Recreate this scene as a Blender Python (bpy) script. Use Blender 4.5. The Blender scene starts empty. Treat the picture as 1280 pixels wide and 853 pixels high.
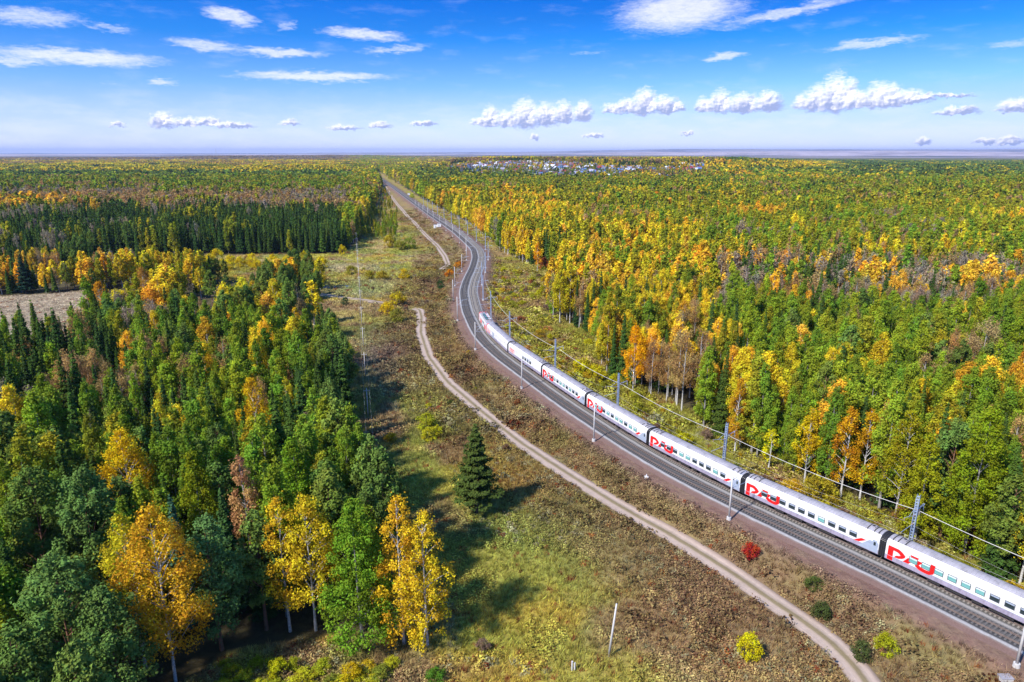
import bpy, bmesh, math, random, time
import numpy as np
from mathutils import Vector, Matrix
T0 = time.time()
random.seed(7); RNG = np.random.default_rng(11)
PI = math.pi
sc = bpy.context.scene
C = sc.collection

# ------------------------------------------------------------------ camera
CAM_H = 65.0
PITCH = math.atan((426.5-191)/853.0)
cam = bpy.data.cameras.new('camera'); cam.lens = 36*853/1280; cam.sensor_width = 36
cam.clip_start = 1; cam.clip_end = 90000
camo = bpy.data.objects.new('camera', cam); C.objects.link(camo)
camo.location = (0, 0, CAM_H); camo.rotation_euler = (PI/2-PITCH, 0, 0)
sc.camera = camo
# ------------------------------------------------------------------ light
SUN_DIR = Vector((-0.76, -0.65, 0)).normalized()      # horizontal direction towards the sun
SUN_EL = math.radians(45)
sun = bpy.data.lights.new('sun', 'SUN'); sun.energy = 4.9; sun.angle = math.radians(3.0); sun.color = (1, .965, .90)
suno = bpy.data.objects.new('sun', sun); C.objects.link(suno)
sv = Vector((SUN_DIR.x*math.cos(SUN_EL), SUN_DIR.y*math.cos(SUN_EL), math.sin(SUN_EL)))
suno.rotation_euler = sv.to_track_quat('Z', 'Y').to_euler()
suno.location = (0, 0, 300)
sc.view_settings.view_transform = 'Standard'; sc.view_settings.look = 'None'
sc.view_settings.exposure = 0.55; sc.view_settings.gamma = 1
sc.cycles.max_bounces = 5; sc.cycles.diffuse_bounces = 2; sc.cycles.glossy_bounces = 2
sc.cycles.transmission_bounces = 2; sc.cycles.transparent_max_bounces = 12; sc.cycles.volume_bounces = 0
sc.cycles.use_denoising = True

def node_tree(holder):
    holder.use_nodes = True
    nt = holder.node_tree; nt.nodes.clear()
    return nt
class NT:
    """small helper for writing node trees"""
    def __init__(s, nt): s.nt = nt
    def n(s, typ, **kw):
        nd = s.nt.nodes.new(typ)
        for k, v in kw.items():
            if k.startswith('_'): setattr(nd, k[1:], v)
        return nd
    def put(s, sock, v):
        if hasattr(v, 'links') or isinstance(v, bpy.types.NodeSocket): s.nt.links.new(v, sock)
        else: sock.default_value = v
    def math(s, op, a, b=None, c=None, clamp=False):
        nd = s.nt.nodes.new('ShaderNodeMath'); nd.operation = op; nd.use_clamp = clamp
        s.put(nd.inputs[0], a)
        if b is not None: s.put(nd.inputs[1], b)
        if c is not None: s.put(nd.inputs[2], c)
        return nd.outputs[0]
    def mix(s, f, a, b, blend='MIX'):
        nd = s.nt.nodes.new('ShaderNodeMix'); nd.data_type = 'RGBA'; nd.blend_type = blend
        s.put(nd.inputs[0], f)
        for i, v in ((6, a), (7, b)):
            s.put(nd.inputs[i], v if not isinstance(v, tuple) or len(v) == 4 else (*v, 1))
        return nd.outputs[2]
    def ramp(s, f, stops, interp='LINEAR'):
        nd = s.nt.nodes.new('ShaderNodeValToRGB'); cr = nd.color_ramp; cr.interpolation = interp
        while len(cr.elements) < len(stops): cr.elements.new(0.5)
        for e, (p, c) in zip(cr.elements, stops):
            e.position = p; e.color = (*c, 1) if len(c) == 3 else c
        s.put(nd.inputs[0], f)
        return nd.outputs[0]
    def noise(s, vec, scale, detail=4, rough=.55, dist=0):
        nd = s.nt.nodes.new('ShaderNodeTexNoise'); nd.inputs['Scale'].default_value = scale
        nd.inputs['Detail'].default_value = detail; nd.inputs['Roughness'].default_value = rough
        nd.inputs['Distortion'].default_value = dist
        if vec is not None: s.nt.links.new(vec, nd.inputs['Vector'])
        return nd.outputs['Fac'], nd.outputs['Color']
    def smooth(s, v, a, b):
        nd = s.nt.nodes.new('ShaderNodeMapRange'); nd.interpolation_type = 'SMOOTHSTEP'
        s.put(nd.inputs[0], v); nd.inputs[1].default_value = a; nd.inputs[2].default_value = b
        return nd.outputs[0]

# pixel of the photograph -> direction / ground point
cP, sP = math.cos(PITCH), math.sin(PITCH)
def ground(px, py, z=0.0):
    """point at height z seen at a place of the 1280 x 853 photograph"""
    px = np.asarray(px, float); py = np.asarray(py, float)
    dy = py-426.5
    k = (CAM_H-z)/(cP*dy+853*sP)
    return np.stack([(px-640)*k, (853*cP-sP*dy)*k], -1)
def project(x, y, z=0.0):
    dep = y*cP + (CAM_H-z)*sP
    dep = np.maximum(dep, 1e-3)
    v = (CAM_H-z)*cP - y*sP
    return 640+853*x/dep, 426.5+853*v/dep, dep

# ------------------------------------------------------------------ world: sky, thin high cloud
w = bpy.data.worlds.new('World'); sc.world = w
nt = node_tree(w); S = NT(nt)
sky = nt.nodes.new('ShaderNodeTexSky'); sky.sky_type = 'NISHITA'; sky.sun_disc = False
sky.sun_elevation = SUN_EL; sky.sun_rotation = math.atan2(SUN_DIR.x, SUN_DIR.y)
sky.air_density = 1.0; sky.dust_density = 0.3; sky.ozone_density = 2.0; sky.altitude = 200
tc = nt.nodes.new('ShaderNodeTexCoord')
sep = nt.nodes.new('ShaderNodeSeparateXYZ'); nt.links.new(tc.outputs['Generated'], sep.inputs[0])
el = S.math('ARCSINE', sep.outputs[2]); az = S.math('ARCTAN2', sep.outputs[0], sep.outputs[1])
eld = S.math('MULTIPLY', el, 180/PI); azd = S.math('MULTIPLY', az, 180/PI)
skyn = S.math('DIVIDE', eld, 60.0, clamp=True)
grade = S.ramp(skyn, [(0.0, (.50, .54, .80)), (2.0/60, (.38, .48, .82)), (5.0/60, (.16, .37, .83)), (8.3/60, (.025, .25, .83)), (11.5/60, (.002, .155, .74)), (22/60, (.03, .20, .74)), (40/60, (.07, .26, .74)), (1, (.08, .26, .70))])
# the sky texture carries the brightness distribution, the ramp the clear autumn hue
bw = nt.nodes.new('ShaderNodeRGBToBW'); nt.links.new(sky.outputs[0], bw.inputs[0])
skyl = S.math('DIVIDE', bw.outputs[0], 5.5)
skyl = S.math('MINIMUM', S.math('MAXIMUM', skyl, .75), 1.25)
vm = nt.nodes.new('ShaderNodeVectorMath'); vm.operation = 'SCALE'; nt.links.new(grade, vm.inputs[0]); nt.links.new(skyl, vm.inputs['Scale'])
blue = S.mix(0.12, vm.outputs[0], None) if False else vm.outputs[0]
# wisps: (px, py, half width px, half height px, strength)
def angles(px, py):
    a = (np.array([px-640, 853.0*cP-sP*(py-426.5), -(cP*(py-426.5)+853*sP)]))
    a = a/np.linalg.norm(a)
    return math.degrees(math.atan2(a[0], a[1])), math.degrees(math.asin(a[2]))
WISPS = [(40, 22, 57, 8.6, 0.7, -0.02), (135, 35, 25.8, 3.6, 0.56, 0.1), (95, 71, 92, 7.9, 0.88, 0), (20, 76, 36.8, 5, 0.74, 0), (288, 21, 33.1, 7.9, 0.84, 0.12), (358, 33, 12.9, 5.8, 0.56, -0.3),
         (255, 57, 46, 6.5, 0.74, 0.08), (350, 66, 57, 5, 0.84, 0), (455, 43, 53.4, 6.5, 0.84, 0.05), (495, 62, 47.8, 5, 0.65, -0.08), (395, 96, 103, 5.8, 0.88, -0.02), (203, 103, 18.4, 3.6, 0.74, -0.05),
         (850, 14, 81, 21.6, 0.93, -0.05), (985, 15, 84.6, 6.5, 0.74, -0.13), (905, 71, 27.6, 4.3, 0.79, -0.08), (1090, 54, 57, 5, 0.74, -0.06), (1265, 56, 31.3, 5, 0.56, -0.04), (735, 66, 27.6, 2.9, 0.42, 0), (140, 104, 14.7, 2.2, 0.37, 0), (900, 35, 36.8, 4.3, 0.47, 0)]
comb = nt.nodes.new('ShaderNodeCombineXYZ'); nt.links.new(azd, comb.inputs[0]); nt.links.new(eld, comb.inputs[1])
warp = nt.nodes.new('ShaderNodeMapping'); nt.links.new(comb.outputs[0], warp.inputs[0]); warp.inputs['Scale'].default_value = (.55, 2.0, 1)
nf, ncol = S.noise(warp.outputs[0], 1.3, 7, .62)
nsep = nt.nodes.new('ShaderNodeSeparateXYZ'); nt.links.new(ncol, nsep.inputs[0])
az2 = S.math('ADD', azd, S.math('MULTIPLY', S.math('SUBTRACT', nsep.outputs[0], .5), 2.6))
el2 = S.math('ADD', eld, S.math('MULTIPLY', S.math('SUBTRACT', nsep.outputs[1], .5), 1.1))
fine, _ = S.noise(warp.outputs[0], 3.4, 8, .72, .7)
tot = None
for (px, py, rx, ry, st, tilt) in WISPS:
    a, e = angles(px, py)
    kx = rx/853*180/PI; ky = ry/853*180/PI*1.15
    dx = S.math('SUBTRACT', az2, a)
    dy = S.math('ADD', S.math('SUBTRACT', el2, e), S.math('MULTIPLY', dx, tilt))
    d = S.math('ADD', S.math('POWER', S.math('ABSOLUTE', S.math('DIVIDE', dx, kx)), 2.0), S.math('POWER', S.math('ABSOLUTE', S.math('DIVIDE', dy, ky)), 2.0))
    m = S.math('MULTIPLY', S.math('SUBTRACT', 1.3, S.math('POWER', d, .6), clamp=True), st)
    tot = m if tot is None else S.math('MAXIMUM', tot, m)
dens = S.math('SUBTRACT', S.math('MULTIPLY', tot, 1.9), S.math('MULTIPLY', fine, 1.35))
mask = S.math('MULTIPLY', S.smooth(dens, -.30, 1.45), .86)
# cumulus: (centre x, base y, half width, height) in photograph pixels, a flat base and billowing tops
LOBES = [(602, 154, 16, 9), (613, 154, 13, 25), (635, 154, 18, 18), (657, 153, 20, 33), (683, 151, 20, 26), (705, 148, 15, 25), (729, 146, 13, 24),
 (766, 138, 14, 11), (784, 138, 17, 18), (806, 137, 18, 30), (832, 137, 20, 20), (850, 136, 9, 9), (882, 136, 14, 17), (900, 135, 16, 25), (928, 135, 22, 21), (960, 134, 18, 22),
 (1004, 133, 13, 16), (1022, 132, 18, 28), (1042, 131, 17, 41), (1058, 130, 13, 34), (1075, 131, 18, 19), (1098, 129, 20, 27), (1112, 128, 15, 24), (1136, 126, 20, 15), (1155, 123, 12, 8),
 (204, 155, 14, 17), (232, 154, 20, 9), (262, 155, 18, 11), (292, 157, 24, 7), (362, 154, 14, 7), (430, 160, 22, 6), (475, 158, 15, 9), (530, 155, 18, 6), (147, 157, 7, 6),
 (668, 172, 7, 7), (742, 170, 14, 6), (1196, 140, 22, 8), (1272, 136, 20, 13), (1154, 178, 9, 8), (1234, 178, 14, 7), (1264, 178, 14, 9), (860, 166, 9, 4), (1188, 120, 22, 5)]
w3 = nt.nodes.new('ShaderNodeMapping'); nt.links.new(comb.outputs[0], w3.inputs[0]); w3.inputs['Scale'].default_value = (1, 1.25, 1)
_, c3 = S.noise(w3.outputs[0], 2.1, 6, .6)
s3 = nt.nodes.new('ShaderNodeSeparateXYZ'); nt.links.new(c3, s3.inputs[0])
az3 = S.math('ADD', azd, S.math('MULTIPLY', S.math('SUBTRACT', s3.outputs[0], .5), 1.0)); el3 = S.math('ADD', eld, S.math('MULTIPLY', S.math('SUBTRACT', s3.outputs[1], .5), .9))
ct = hf = None
for (px, py, rx, hh) in LOBES:
    a, e = angles(px, py+1.5); kx = rx/853*180/PI*1.02; kh = hh/853*180/PI*.88
    dx = S.math('DIVIDE', S.math('SUBTRACT', az3, a), kx); v = S.math('DIVIDE', S.math('SUBTRACT', el3, e), kh)
    vv = S.math('MAXIMUM', v, S.math('MULTIPLY', v, -4.2))
    m = S.math('SUBTRACT', 1.0, S.math('ADD', S.math('MULTIPLY', dx, dx), S.math('MULTIPLY', vv, vv)))
    h = S.math('SUBTRACT', v, S.math('MULTIPLY', dx, .35))
    h = S.math('MINIMUM', h, S.math('MULTIPLY', S.math('ADD', m, .25), 3.0))
    ct = m if ct is None else S.math('MAXIMUM', ct, m); hf = h if hf is None else S.math('MAXIMUM', hf, h)
cum = S.smooth(S.math('ADD', ct, S.math('MULTIPLY', S.math('SUBTRACT', fine, .5), 1.7)), -.25, .85)
b1, _ = S.noise(w3.outputs[0], 2.4, 3, .5); w4 = nt.nodes.new('ShaderNodeMapping'); nt.links.new(w3.outputs[0], w4.inputs[0]); w4.inputs['Location'].default_value = (.14, -.14, 0)
b2, _ = S.noise(w4.outputs[0], 2.4, 3, .5)
lit = S.math('ADD', S.math('ADD', S.math('MULTIPLY', hf, 1.25), -.03), S.math('MULTIPLY', S.math('SUBTRACT', b1, b2), 1.5))
ccol = S.ramp(S.math('MAXIMUM', lit, 0.0), [(0.0, (.26, .31, .52)), (.25, (.40, .43, .60)), (.55, (.62, .63, .70)), (.85, (.84, .83, .82))])
# thin scattered haze-like streaks
st1, _ = S.noise(warp.outputs[0], .55, 6, .6)
veil = S.math('ADD', S.math('MULTIPLY', S.smooth(st1, .50, .78), .14), S.math('MULTIPLY', S.math('MULTIPLY', S.smooth(st1, .38, .62), S.smooth(eld, 5.2, 1.2)), .30))
cl = S.mix(veil, blue, (.62, .66, .82))
cl = S.mix(mask, cl, (.70, .71, .80))
cl = S.mix(S.math('MULTIPLY', cum, .94), cl, ccol)
bg = nt.nodes.new('ShaderNodeBackground'); bg2 = nt.nodes.new('ShaderNodeOutputWorld')
vs = nt.nodes.new('ShaderNodeVectorMath'); vs.operation = 'SCALE'; vs.inputs['Scale'].default_value = 10.5
nt.links.new(cl, vs.inputs[0]); nt.links.new(vs.outputs[0], bg.inputs[0]); bg.inputs[1].default_value = 0.1
nt.links.new(bg.outputs[0], bg2.inputs[0])

# ------------------------------------------------------------------ materials
MATS = {}
def mat(name, col, rough=.8, metal=0, noise=0.0, nscale=3.0, bump=0.0, spec=.3, dark=None, streak=None):
    if name in MATS: return MATS[name]
    m = bpy.data.materials.new(name); t = node_tree(m); s = NT(t)
    out = t.nodes.new('ShaderNodeOutputMaterial'); b = t.nodes.new('ShaderNodeBsdfPrincipled')
    t.links.new(b.outputs[0], out.inputs[0])
    b.inputs['Roughness'].default_value = rough; b.inputs['Metallic'].default_value = metal
    b.inputs['Specular IOR Level'].default_value = spec
    if noise:
        c = t.nodes.new('ShaderNodeTexCoord'); src = c.outputs['Object']
        if streak:
            mp = t.nodes.new('ShaderNodeMapping'); mp.inputs['Scale'].default_value = streak; t.links.new(src, mp.inputs[0]); src = mp.outputs[0]
        f, _ = s.noise(src, nscale, 5, .65)
        d = dark or tuple(x*(1-noise) for x in col)
        hi = tuple(min(1, x*(1+noise*.6)) for x in col)
        t.links.new(s.ramp(f, [(.3, d), (.5, col), (.72, hi)]), b.inputs['Base Color'])
        if bump:
            bn = t.nodes.new('ShaderNodeBump'); bn.inputs['Strength'].default_value = bump; bn.inputs['Distance'].default_value = .1
            t.links.new(f, bn.inputs['Height']); t.links.new(bn.outputs[0], b.inputs['Normal'])
    else: b.inputs['Base Color'].default_value = (*col, 1)
    MATS[name] = m
    return m

def leaf_material(name, transl=.3, hue=.02):
    """leaves: colour comes from the tree's own 'tint' value, broken up by noise and by a value per leaf cluster"""
    m = bpy.data.materials.new(name); t = node_tree(m); s = NT(t)
    out = t.nodes.new('ShaderNodeOutputMaterial')
    at = t.nodes.new('ShaderNodeAttribute'); at.attribute_type = 'INSTANCER'; at.attribute_name = 'tint'
    lv = t.nodes.new('ShaderNodeAttribute'); lv.attribute_type = 'GEOMETRY'; lv.attribute_name = 'leafvar'
    f = lv.outputs['Fac']
    hs = t.nodes.new('ShaderNodeHueSaturation')
    t.links.new(at.outputs['Color'], hs.inputs['Color'])
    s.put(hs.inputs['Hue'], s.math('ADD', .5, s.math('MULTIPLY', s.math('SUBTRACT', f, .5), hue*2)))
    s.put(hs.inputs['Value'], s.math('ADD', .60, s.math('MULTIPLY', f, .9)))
    hs.inputs['Saturation'].default_value = 1.0
    d = t.nodes.new('ShaderNodeBsdfDiffuse'); tr = t.nodes.new('ShaderNodeBsdfTranslucent')
    t.links.new(hs.outputs[0], d.inputs[0]); t.links.new(hs.outputs[0], tr.inputs[0])
    mx = t.nodes.new('ShaderNodeMixShader'); mx.inputs[0].default_value = transl
    t.links.new(d.outputs[0], mx.inputs[1]); t.links.new(tr.outputs[0], mx.inputs[2])
    t.links.new(mx.outputs[0], out.inputs[0])
    MATS[name] = m
    return m
LEAF = leaf_material('broad_leaves', .30, .03)
NEEDLE = leaf_material('needles', .08, .02)
TUFT = leaf_material('dry_grass', .25, .03)
M_BARK = mat('bark', (.10, .075, .06), .9, noise=.4, nscale=2)
M_PINEBARK = mat('pine_bark', (.20, .10, .06), .9, noise=.4, nscale=2)
M_BIRCH = mat('birch_bark', (.50, .48, .46), .8, noise=.55, nscale=5, dark=(.12, .11, .10))
M_GREYBARK = mat('grey_bark', (.26, .24, .23), .9, noise=.4, nscale=3)
M_CONC = mat('pale_concrete', (.52, .50, .49), .85, noise=.2, nscale=2)
M_STEEL = mat('painted_steel', (.38, .46, .62), .5, metal=.3, noise=.15, nscale=4)
M_WIRE = mat('wire', (.55, .52, .48), .5)
M_INS = mat('insulator', (.35, .22, .18), .3)
M_WOOD = mat('grey_wood', (.50, .47, .45), .9, noise=.3, nscale=3)

# ------------------------------------------------------------------ object helpers
def mesh_np(name, V, F, mats=(), mi=None, smooth=False, attrs=None):
    me = bpy.data.meshes.new(name)
    V = np.asarray(V, np.float32); F = np.asarray(F, np.int32); k = F.shape[1]; n = len(F)
    me.vertices.add(len(V)); me.vertices.foreach_set('co', V.ravel())
    me.loops.add(n*k); me.loops.foreach_set('vertex_index', F.ravel())
    me.polygons.add(n); me.polygons.foreach_set('loop_start', np.arange(0, n*k, k, dtype=np.int32))
    for m in mats: me.materials.append(m)
    if mi is not None: me.polygons.foreach_set('material_index', np.asarray(mi, np.int32))
    me.polygons.foreach_set('use_smooth', np.full(n, bool(smooth)))
    for an, (dom, typ, arr) in (attrs or {}).items():
        a = me.attributes.new(an, typ, dom)
        a.data.foreach_set('value' if typ in ('FLOAT', 'INT') else ('color' if 'COLOR' in typ else 'vector'), np.asarray(arr, np.float32 if typ != 'INT' else np.int32).ravel())
    me.update(calc_edges=True)
    return me
class MB:
    """collects shapes into one mesh"""
    def __init__(s): s.v = []; s.f = []; s.m = []; s.mats = []
    def mi(s, m):
        if m not in s.mats: s.mats.append(m)
        return s.mats.index(m)
    def add(s, V, F, m):
        o = len(s.v); s.v += [tuple(p) for p in V]; k = s.mi(m)
        for f in F: s.f.append(tuple(i+o for i in f)); s.m.append(k)
        return s
    def box(s, a, b, m, M=None):
        (x0, y0, z0), (x1, y1, z1) = a, b
        V = [Vector(p) for p in ((x0, y0, z0), (x1, y0, z0), (x1, y1, z0), (x0, y1, z0), (x0, y0, z1), (x1, y0, z1), (x1, y1, z1), (x0, y1, z1))]
        if M is not None: V = [M @ p for p in V]
        return s.add(V, [(0, 3, 2, 1), (4, 5, 6, 7), (0, 1, 5, 4), (1, 2, 6, 5), (2, 3, 7, 6), (3, 0, 4, 7)], m)
    def tube(s, pts, rads, m, n=6, cap=True):
        pts = [Vector(p) for p in pts]
        if not hasattr(rads, '__len__'): rads = [rads]*len(pts)
        V = []; F = []
        for i, p in enumerate(pts):
            d = (pts[min(i+1, len(pts)-1)]-pts[max(i-1, 0)])
            d = d.normalized() if d.length > 1e-9 else Vector((0, 0, 1))
            a = d.cross(Vector((0, 0, 1)) if abs(d.z) < .9 else Vector((1, 0, 0))).normalized(); b = d.cross(a)
            for j in range(n):
                t = 2*PI*j/n
                V.append(p+(a*math.cos(t)+b*math.sin(t))*rads[i])
        for i in range(len(pts)-1):
            for j in range(n):
                F.append((i*n+j, i*n+(j+1) % n, (i+1)*n+(j+1) % n, (i+1)*n+j))
        if cap:
            F.append(tuple(range(n))[::-1]); F.append(tuple((len(pts)-1)*n+j for j in range(n)))
        return s.add(V, F, m)
    def mesh(s, name, smooth=False):
        me = bpy.data.meshes.new(name); me.from_pydata([tuple(p) for p in s.v], [], s.f)
        for m in s.mats: me.materials.append(m)
        me.polygons.foreach_set('material_index', s.m)
        if smooth: me.polygons.foreach_set('use_smooth', [True]*len(s.f))
        me.update()
        return me
def link(name, me, parent=None, loc=None, rot=None, scale=None):
    o = bpy.data.objects.new(name, me); C.objects.link(o)
    if parent is not None: o.parent = parent
    if loc is not None: o.location = loc
    if rot is not None: o.rotation_euler = rot
    if scale is not None: o.scale = scale
    return o
def tag(o, label=None, cat=None, group=None, kind=None):
    for k, v in (('label', label), ('category', cat), ('group', group), ('kind', kind)):
        if v: o[k] = v
    return o
def thing(name, loc, label, cat, group=None, rz=0, scale=None):
    return tag(link(name, None, None, loc, (0, 0, rz), scale), label, cat, group)
def copy_tree(src, loc=None, rot=None, label=None, group=None, scale=None):
    r = src.copy(); C.objects.link(r)
    if loc is not None: r.location = loc
    if rot is not None: r.rotation_euler = rot
    if scale is not None: r.scale = scale
    if label: r['label'] = label
    if group: r['group'] = group
    for ch in KIDS.get(src.name, ()):
        c = ch.copy(); C.objects.link(c); c.parent = r
        for g in KIDS.get(ch.name, ()):
            d = g.copy(); C.objects.link(d); d.parent = c
    return r
KIDS = {}
def kid(parent, name, me, **kw):
    o = link(name, me, parent, **kw); KIDS.setdefault(parent.name, []).append(o); return o

# ------------------------------------------------------------------ value noise on arrays
def vn(x, y, scale, seed=0):
    x = np.asarray(x)/scale; y = np.asarray(y)/scale
    xi = np.floor(x).astype(np.int64); yi = np.floor(y).astype(np.int64)
    fx = x-xi; fy = y-yi; fx = fx*fx*(3-2*fx); fy = fy*fy*(3-2*fy)
    def h(a, b):
        n = (a*374761393+b*668265263+seed*2147483647) & 0xffffffff
        n = ((n ^ (n >> 13))*1274126177) & 0xffffffff
        return ((n ^ (n >> 16)) & 0xffff)/65535.0
    return (h(xi, yi)*(1-fx)+h(xi+1, yi)*fx)*(1-fy)+(h(xi, yi+1)*(1-fx)+h(xi+1, yi+1)*fx)*fy
def fbm(x, y, scale, seed=0, o=4):
    r = 0; a = .5; t = 0
    for i in range(o):
        r = r+a*vn(x, y, scale/2**i, seed+i*17); t += a; a *= .5
    return r/t
def inpoly(x, y, P):
    x = np.asarray(x); y = np.asarray(y); r = np.zeros(x.shape, bool); n = len(P)
    for i in range(n):
        x1, y1 = P[i]; x2, y2 = P[(i+1) % n]
        if y1 == y2: continue
        c = ((y1 > y) != (y2 > y)) & (x < (x2-x1)*(y-y1)/(y2-y1)+x1)
        r ^= c
    return r

# ------------------------------------------------------------------ railway line geometry
RAIL_Z = 3.75
EDGE = [(1271, 817), (1218, 793), (1136, 748), (1060, 711), (977, 671), (902, 634), (861, 614), (820, 590), (780, 567), (741, 540), (702, 514), (672, 492), (641, 467.5), (613, 447), (588.5, 421), (575, 390), (572, 365), (577, 350), (585, 335), (589, 322), (587, 312), (577, 302), (565, 291), (550, 280), (535, 270), (506, 248), (484, 231), (468, 219)]
E = ground([e[0] for e in EDGE], [e[1] for e in EDGE], 3.2)
d = np.gradient(E, axis=0); d /= np.linalg.norm(d, axis=1)[:, None]
CL = E+np.stack([d[:, 1], -d[:, 0]], 1)*4.7
CL = np.vstack([CL[0]-(CL[2]-CL[0])*6, CL[0]-(CL[2]-CL[0])*3, CL, CL[-1]+(CL[-1]-CL[-3])*.5+np.array([-60, 0])])
def resample(P, step):
    s = np.r_[0, np.cumsum(np.linalg.norm(np.diff(P, axis=0), axis=1))]
    t = np.arange(0, s[-1], step)
    return np.stack([np.interp(t, s, P[:, 0]), np.interp(t, s, P[:, 1])], 1)
def smooth_line(P, step, it, win):
    Q = resample(P, step)
    k = np.hanning(win+2)[1:-1]; k /= k.sum()
    for _ in range(it):
        R = np.stack([np.convolve(np.pad(Q[:, j], win//2, 'reflect', reflect_type='odd'), k, 'valid') for j in (0, 1)], 1)
        Q = R[:len(Q)]
    return Q
CL = smooth_line(CL, 2.0, 2, 13)          # centre line between the two tracks, a point each 2 m
SL = np.r_[0, np.cumsum(np.linalg.norm(np.diff(CL, axis=0), axis=1))]
TAN = np.gradient(CL, axis=0); TAN /= np.linalg.norm(TAN, axis=1)[:, None]
NRM = np.stack([TAN[:, 1], -TAN[:, 0]], 1)  # to the right when travelling away from the camera
def at_s(s, off=0.0):
    p = np.array([np.interp(s, SL, CL[:, 0]), np.interp(s, SL, CL[:, 1])])
    n = np.array([np.interp(s, SL, NRM[:, 0]), np.interp(s, SL, NRM[:, 1])]); n /= np.linalg.norm(n)
    return p+n*off, n
def s_of(p):
    return float(SL[np.argmin(((CL-np.asarray(p))**2).sum(1))])
def dist_line(x, y, L):
    """signed distance to the line L (positive on its right)"""
    x = np.asarray(x, float).ravel(); y = np.asarray(y, float).ravel()
    out = np.full(x.shape, 1e9); sg = np.ones(x.shape)
    T = np.gradient(L, axis=0); T /= np.linalg.norm(T, axis=1)[:, None]
    lo = L.min(0)-60; hi = L.max(0)+60
    idx = np.where((x > lo[0]) & (x < hi[0]) & (y > lo[1]) & (y < hi[1]))[0]
    for a in range(0, len(idx), 20000):
        I = idx[a:a+20000]
        dx = x[I][:, None]-L[None, :, 0]; dy = y[I][:, None]-L[None, :, 1]
        D = dx*dx+dy*dy; j = D.argmin(1)
        dd = np.sqrt(D[np.arange(len(I)), j])
        r = dx[np.arange(len(I)), j]*T[j, 1]-dy[np.arange(len(I)), j]*T[j, 0]
        out[I] = np.minimum(dd, np.maximum(np.abs(r), dd-2.1)); sg[I] = np.sign(r)
    return out*sg
ROADS = [
    [(1120, 900), (1085, 853), (1060, 820), (1022, 787), (962, 747), (902, 707), (840, 670), (780, 637), (700, 587), (650, 553), (600, 513), (560, 478), (536, 446), (526, 415), (527, 396), (524, 386), (516, 386)],
    [(552, 336), (560, 330), (556, 320), (545, 306), (527, 288), (507, 267), (494, 252), (486, 240), (478, 230)],
    [(372, 362), (397, 367), (420, 371), (442, 374), (462, 377), (482, 380)],
]
RL = [smooth_line(ground([p[0] for p in r], [p[1] for p in r], .3), 1.5, 1, 7) for r in ROADS]

def sm(v, a, b):
    t = np.clip((v-a)/(b-a), 0, 1); return t*t*(3-2*t)
def terrain(x, y, dtrack=None):
    x = np.asarray(x, float); y = np.asarray(y, float)
    r = np.hypot(x, y)
    h = (fbm(x, y, 60, 3, 3)-.5)*1.6*np.clip((r-20)/60, 0, 1)
    h = h+(fbm(x, y, 700, 5, 3)-.5)*8*np.clip((r-900)/1500, 0, 1)+(fbm(x, y, 2600, 6, 3)-.45)*62*np.clip((r-4500)/3500, 0, 1)
    azi = np.degrees(np.arctan2(x, np.maximum(y, 1)))
    h = h+26*sm(r, 1350, 2500)*(1-sm(r, 3000, 5000))*sm(azi, -8, -2)*(1-sm(azi, 17, 26))
    if dtrack is None: dtrack = dist_line(x, y, CL).reshape(x.shape)
    a = np.abs(dtrack)
    k = np.clip((np.where(dtrack > 0, 13.5, 15.5)-a)/np.where(dtrack > 0, 7.5, 8.5), 0, 1); k = k*k*(3-2*k)
    h = h*(1-k)+3.0*k
    return h

# open ground (places where no forest stands), outlines read at ground level
OPEN = [(140, 1100), (225, 860), (300, 812), (400, 800), (470, 790), (500, 740), (462, 650), (441, 600), (436, 540), (430, 500), (426, 470), (404, 455), (392, 432), (392, 408),
        (403, 380), (398, 362), (380, 354), (300, 352), (250, 348), (150, 342), (120, 335), (120, 321), (430, 317), (450, 300), (460, 275), (472, 250), (477, 234), (471, 220), (470, 212), (484, 220), (519, 243), (548, 261), (578, 278),
        (606, 297), (630, 318), (655, 333), (690, 338), (704, 360), (690, 385), (690, 405), (738, 418), (750, 445), (745, 462), (800, 492), (850, 520), (900, 548), (960, 580), (1040, 624), (1100, 660),
        (1170, 694), (1240, 728), (1300, 762), (1700, 960), (1700, 1400), (140, 1400)]
FIELD = [(-400, 375), (0, 371), (60, 369), (102, 364), (130, 385), (122, 425), (108, 462), (50, 470), (-60, 472), (-400, 478)]
VILLAGE = [(545, 207), (575, 218), (612, 226), (640, 223), (690, 228), (728, 224), (760, 229), (795, 221), (838, 226), (885, 219), (880, 208), (840, 206), (800, 211), (700, 205), (620, 203)]
print('setup', round(time.time()-T0, 1))

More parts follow.
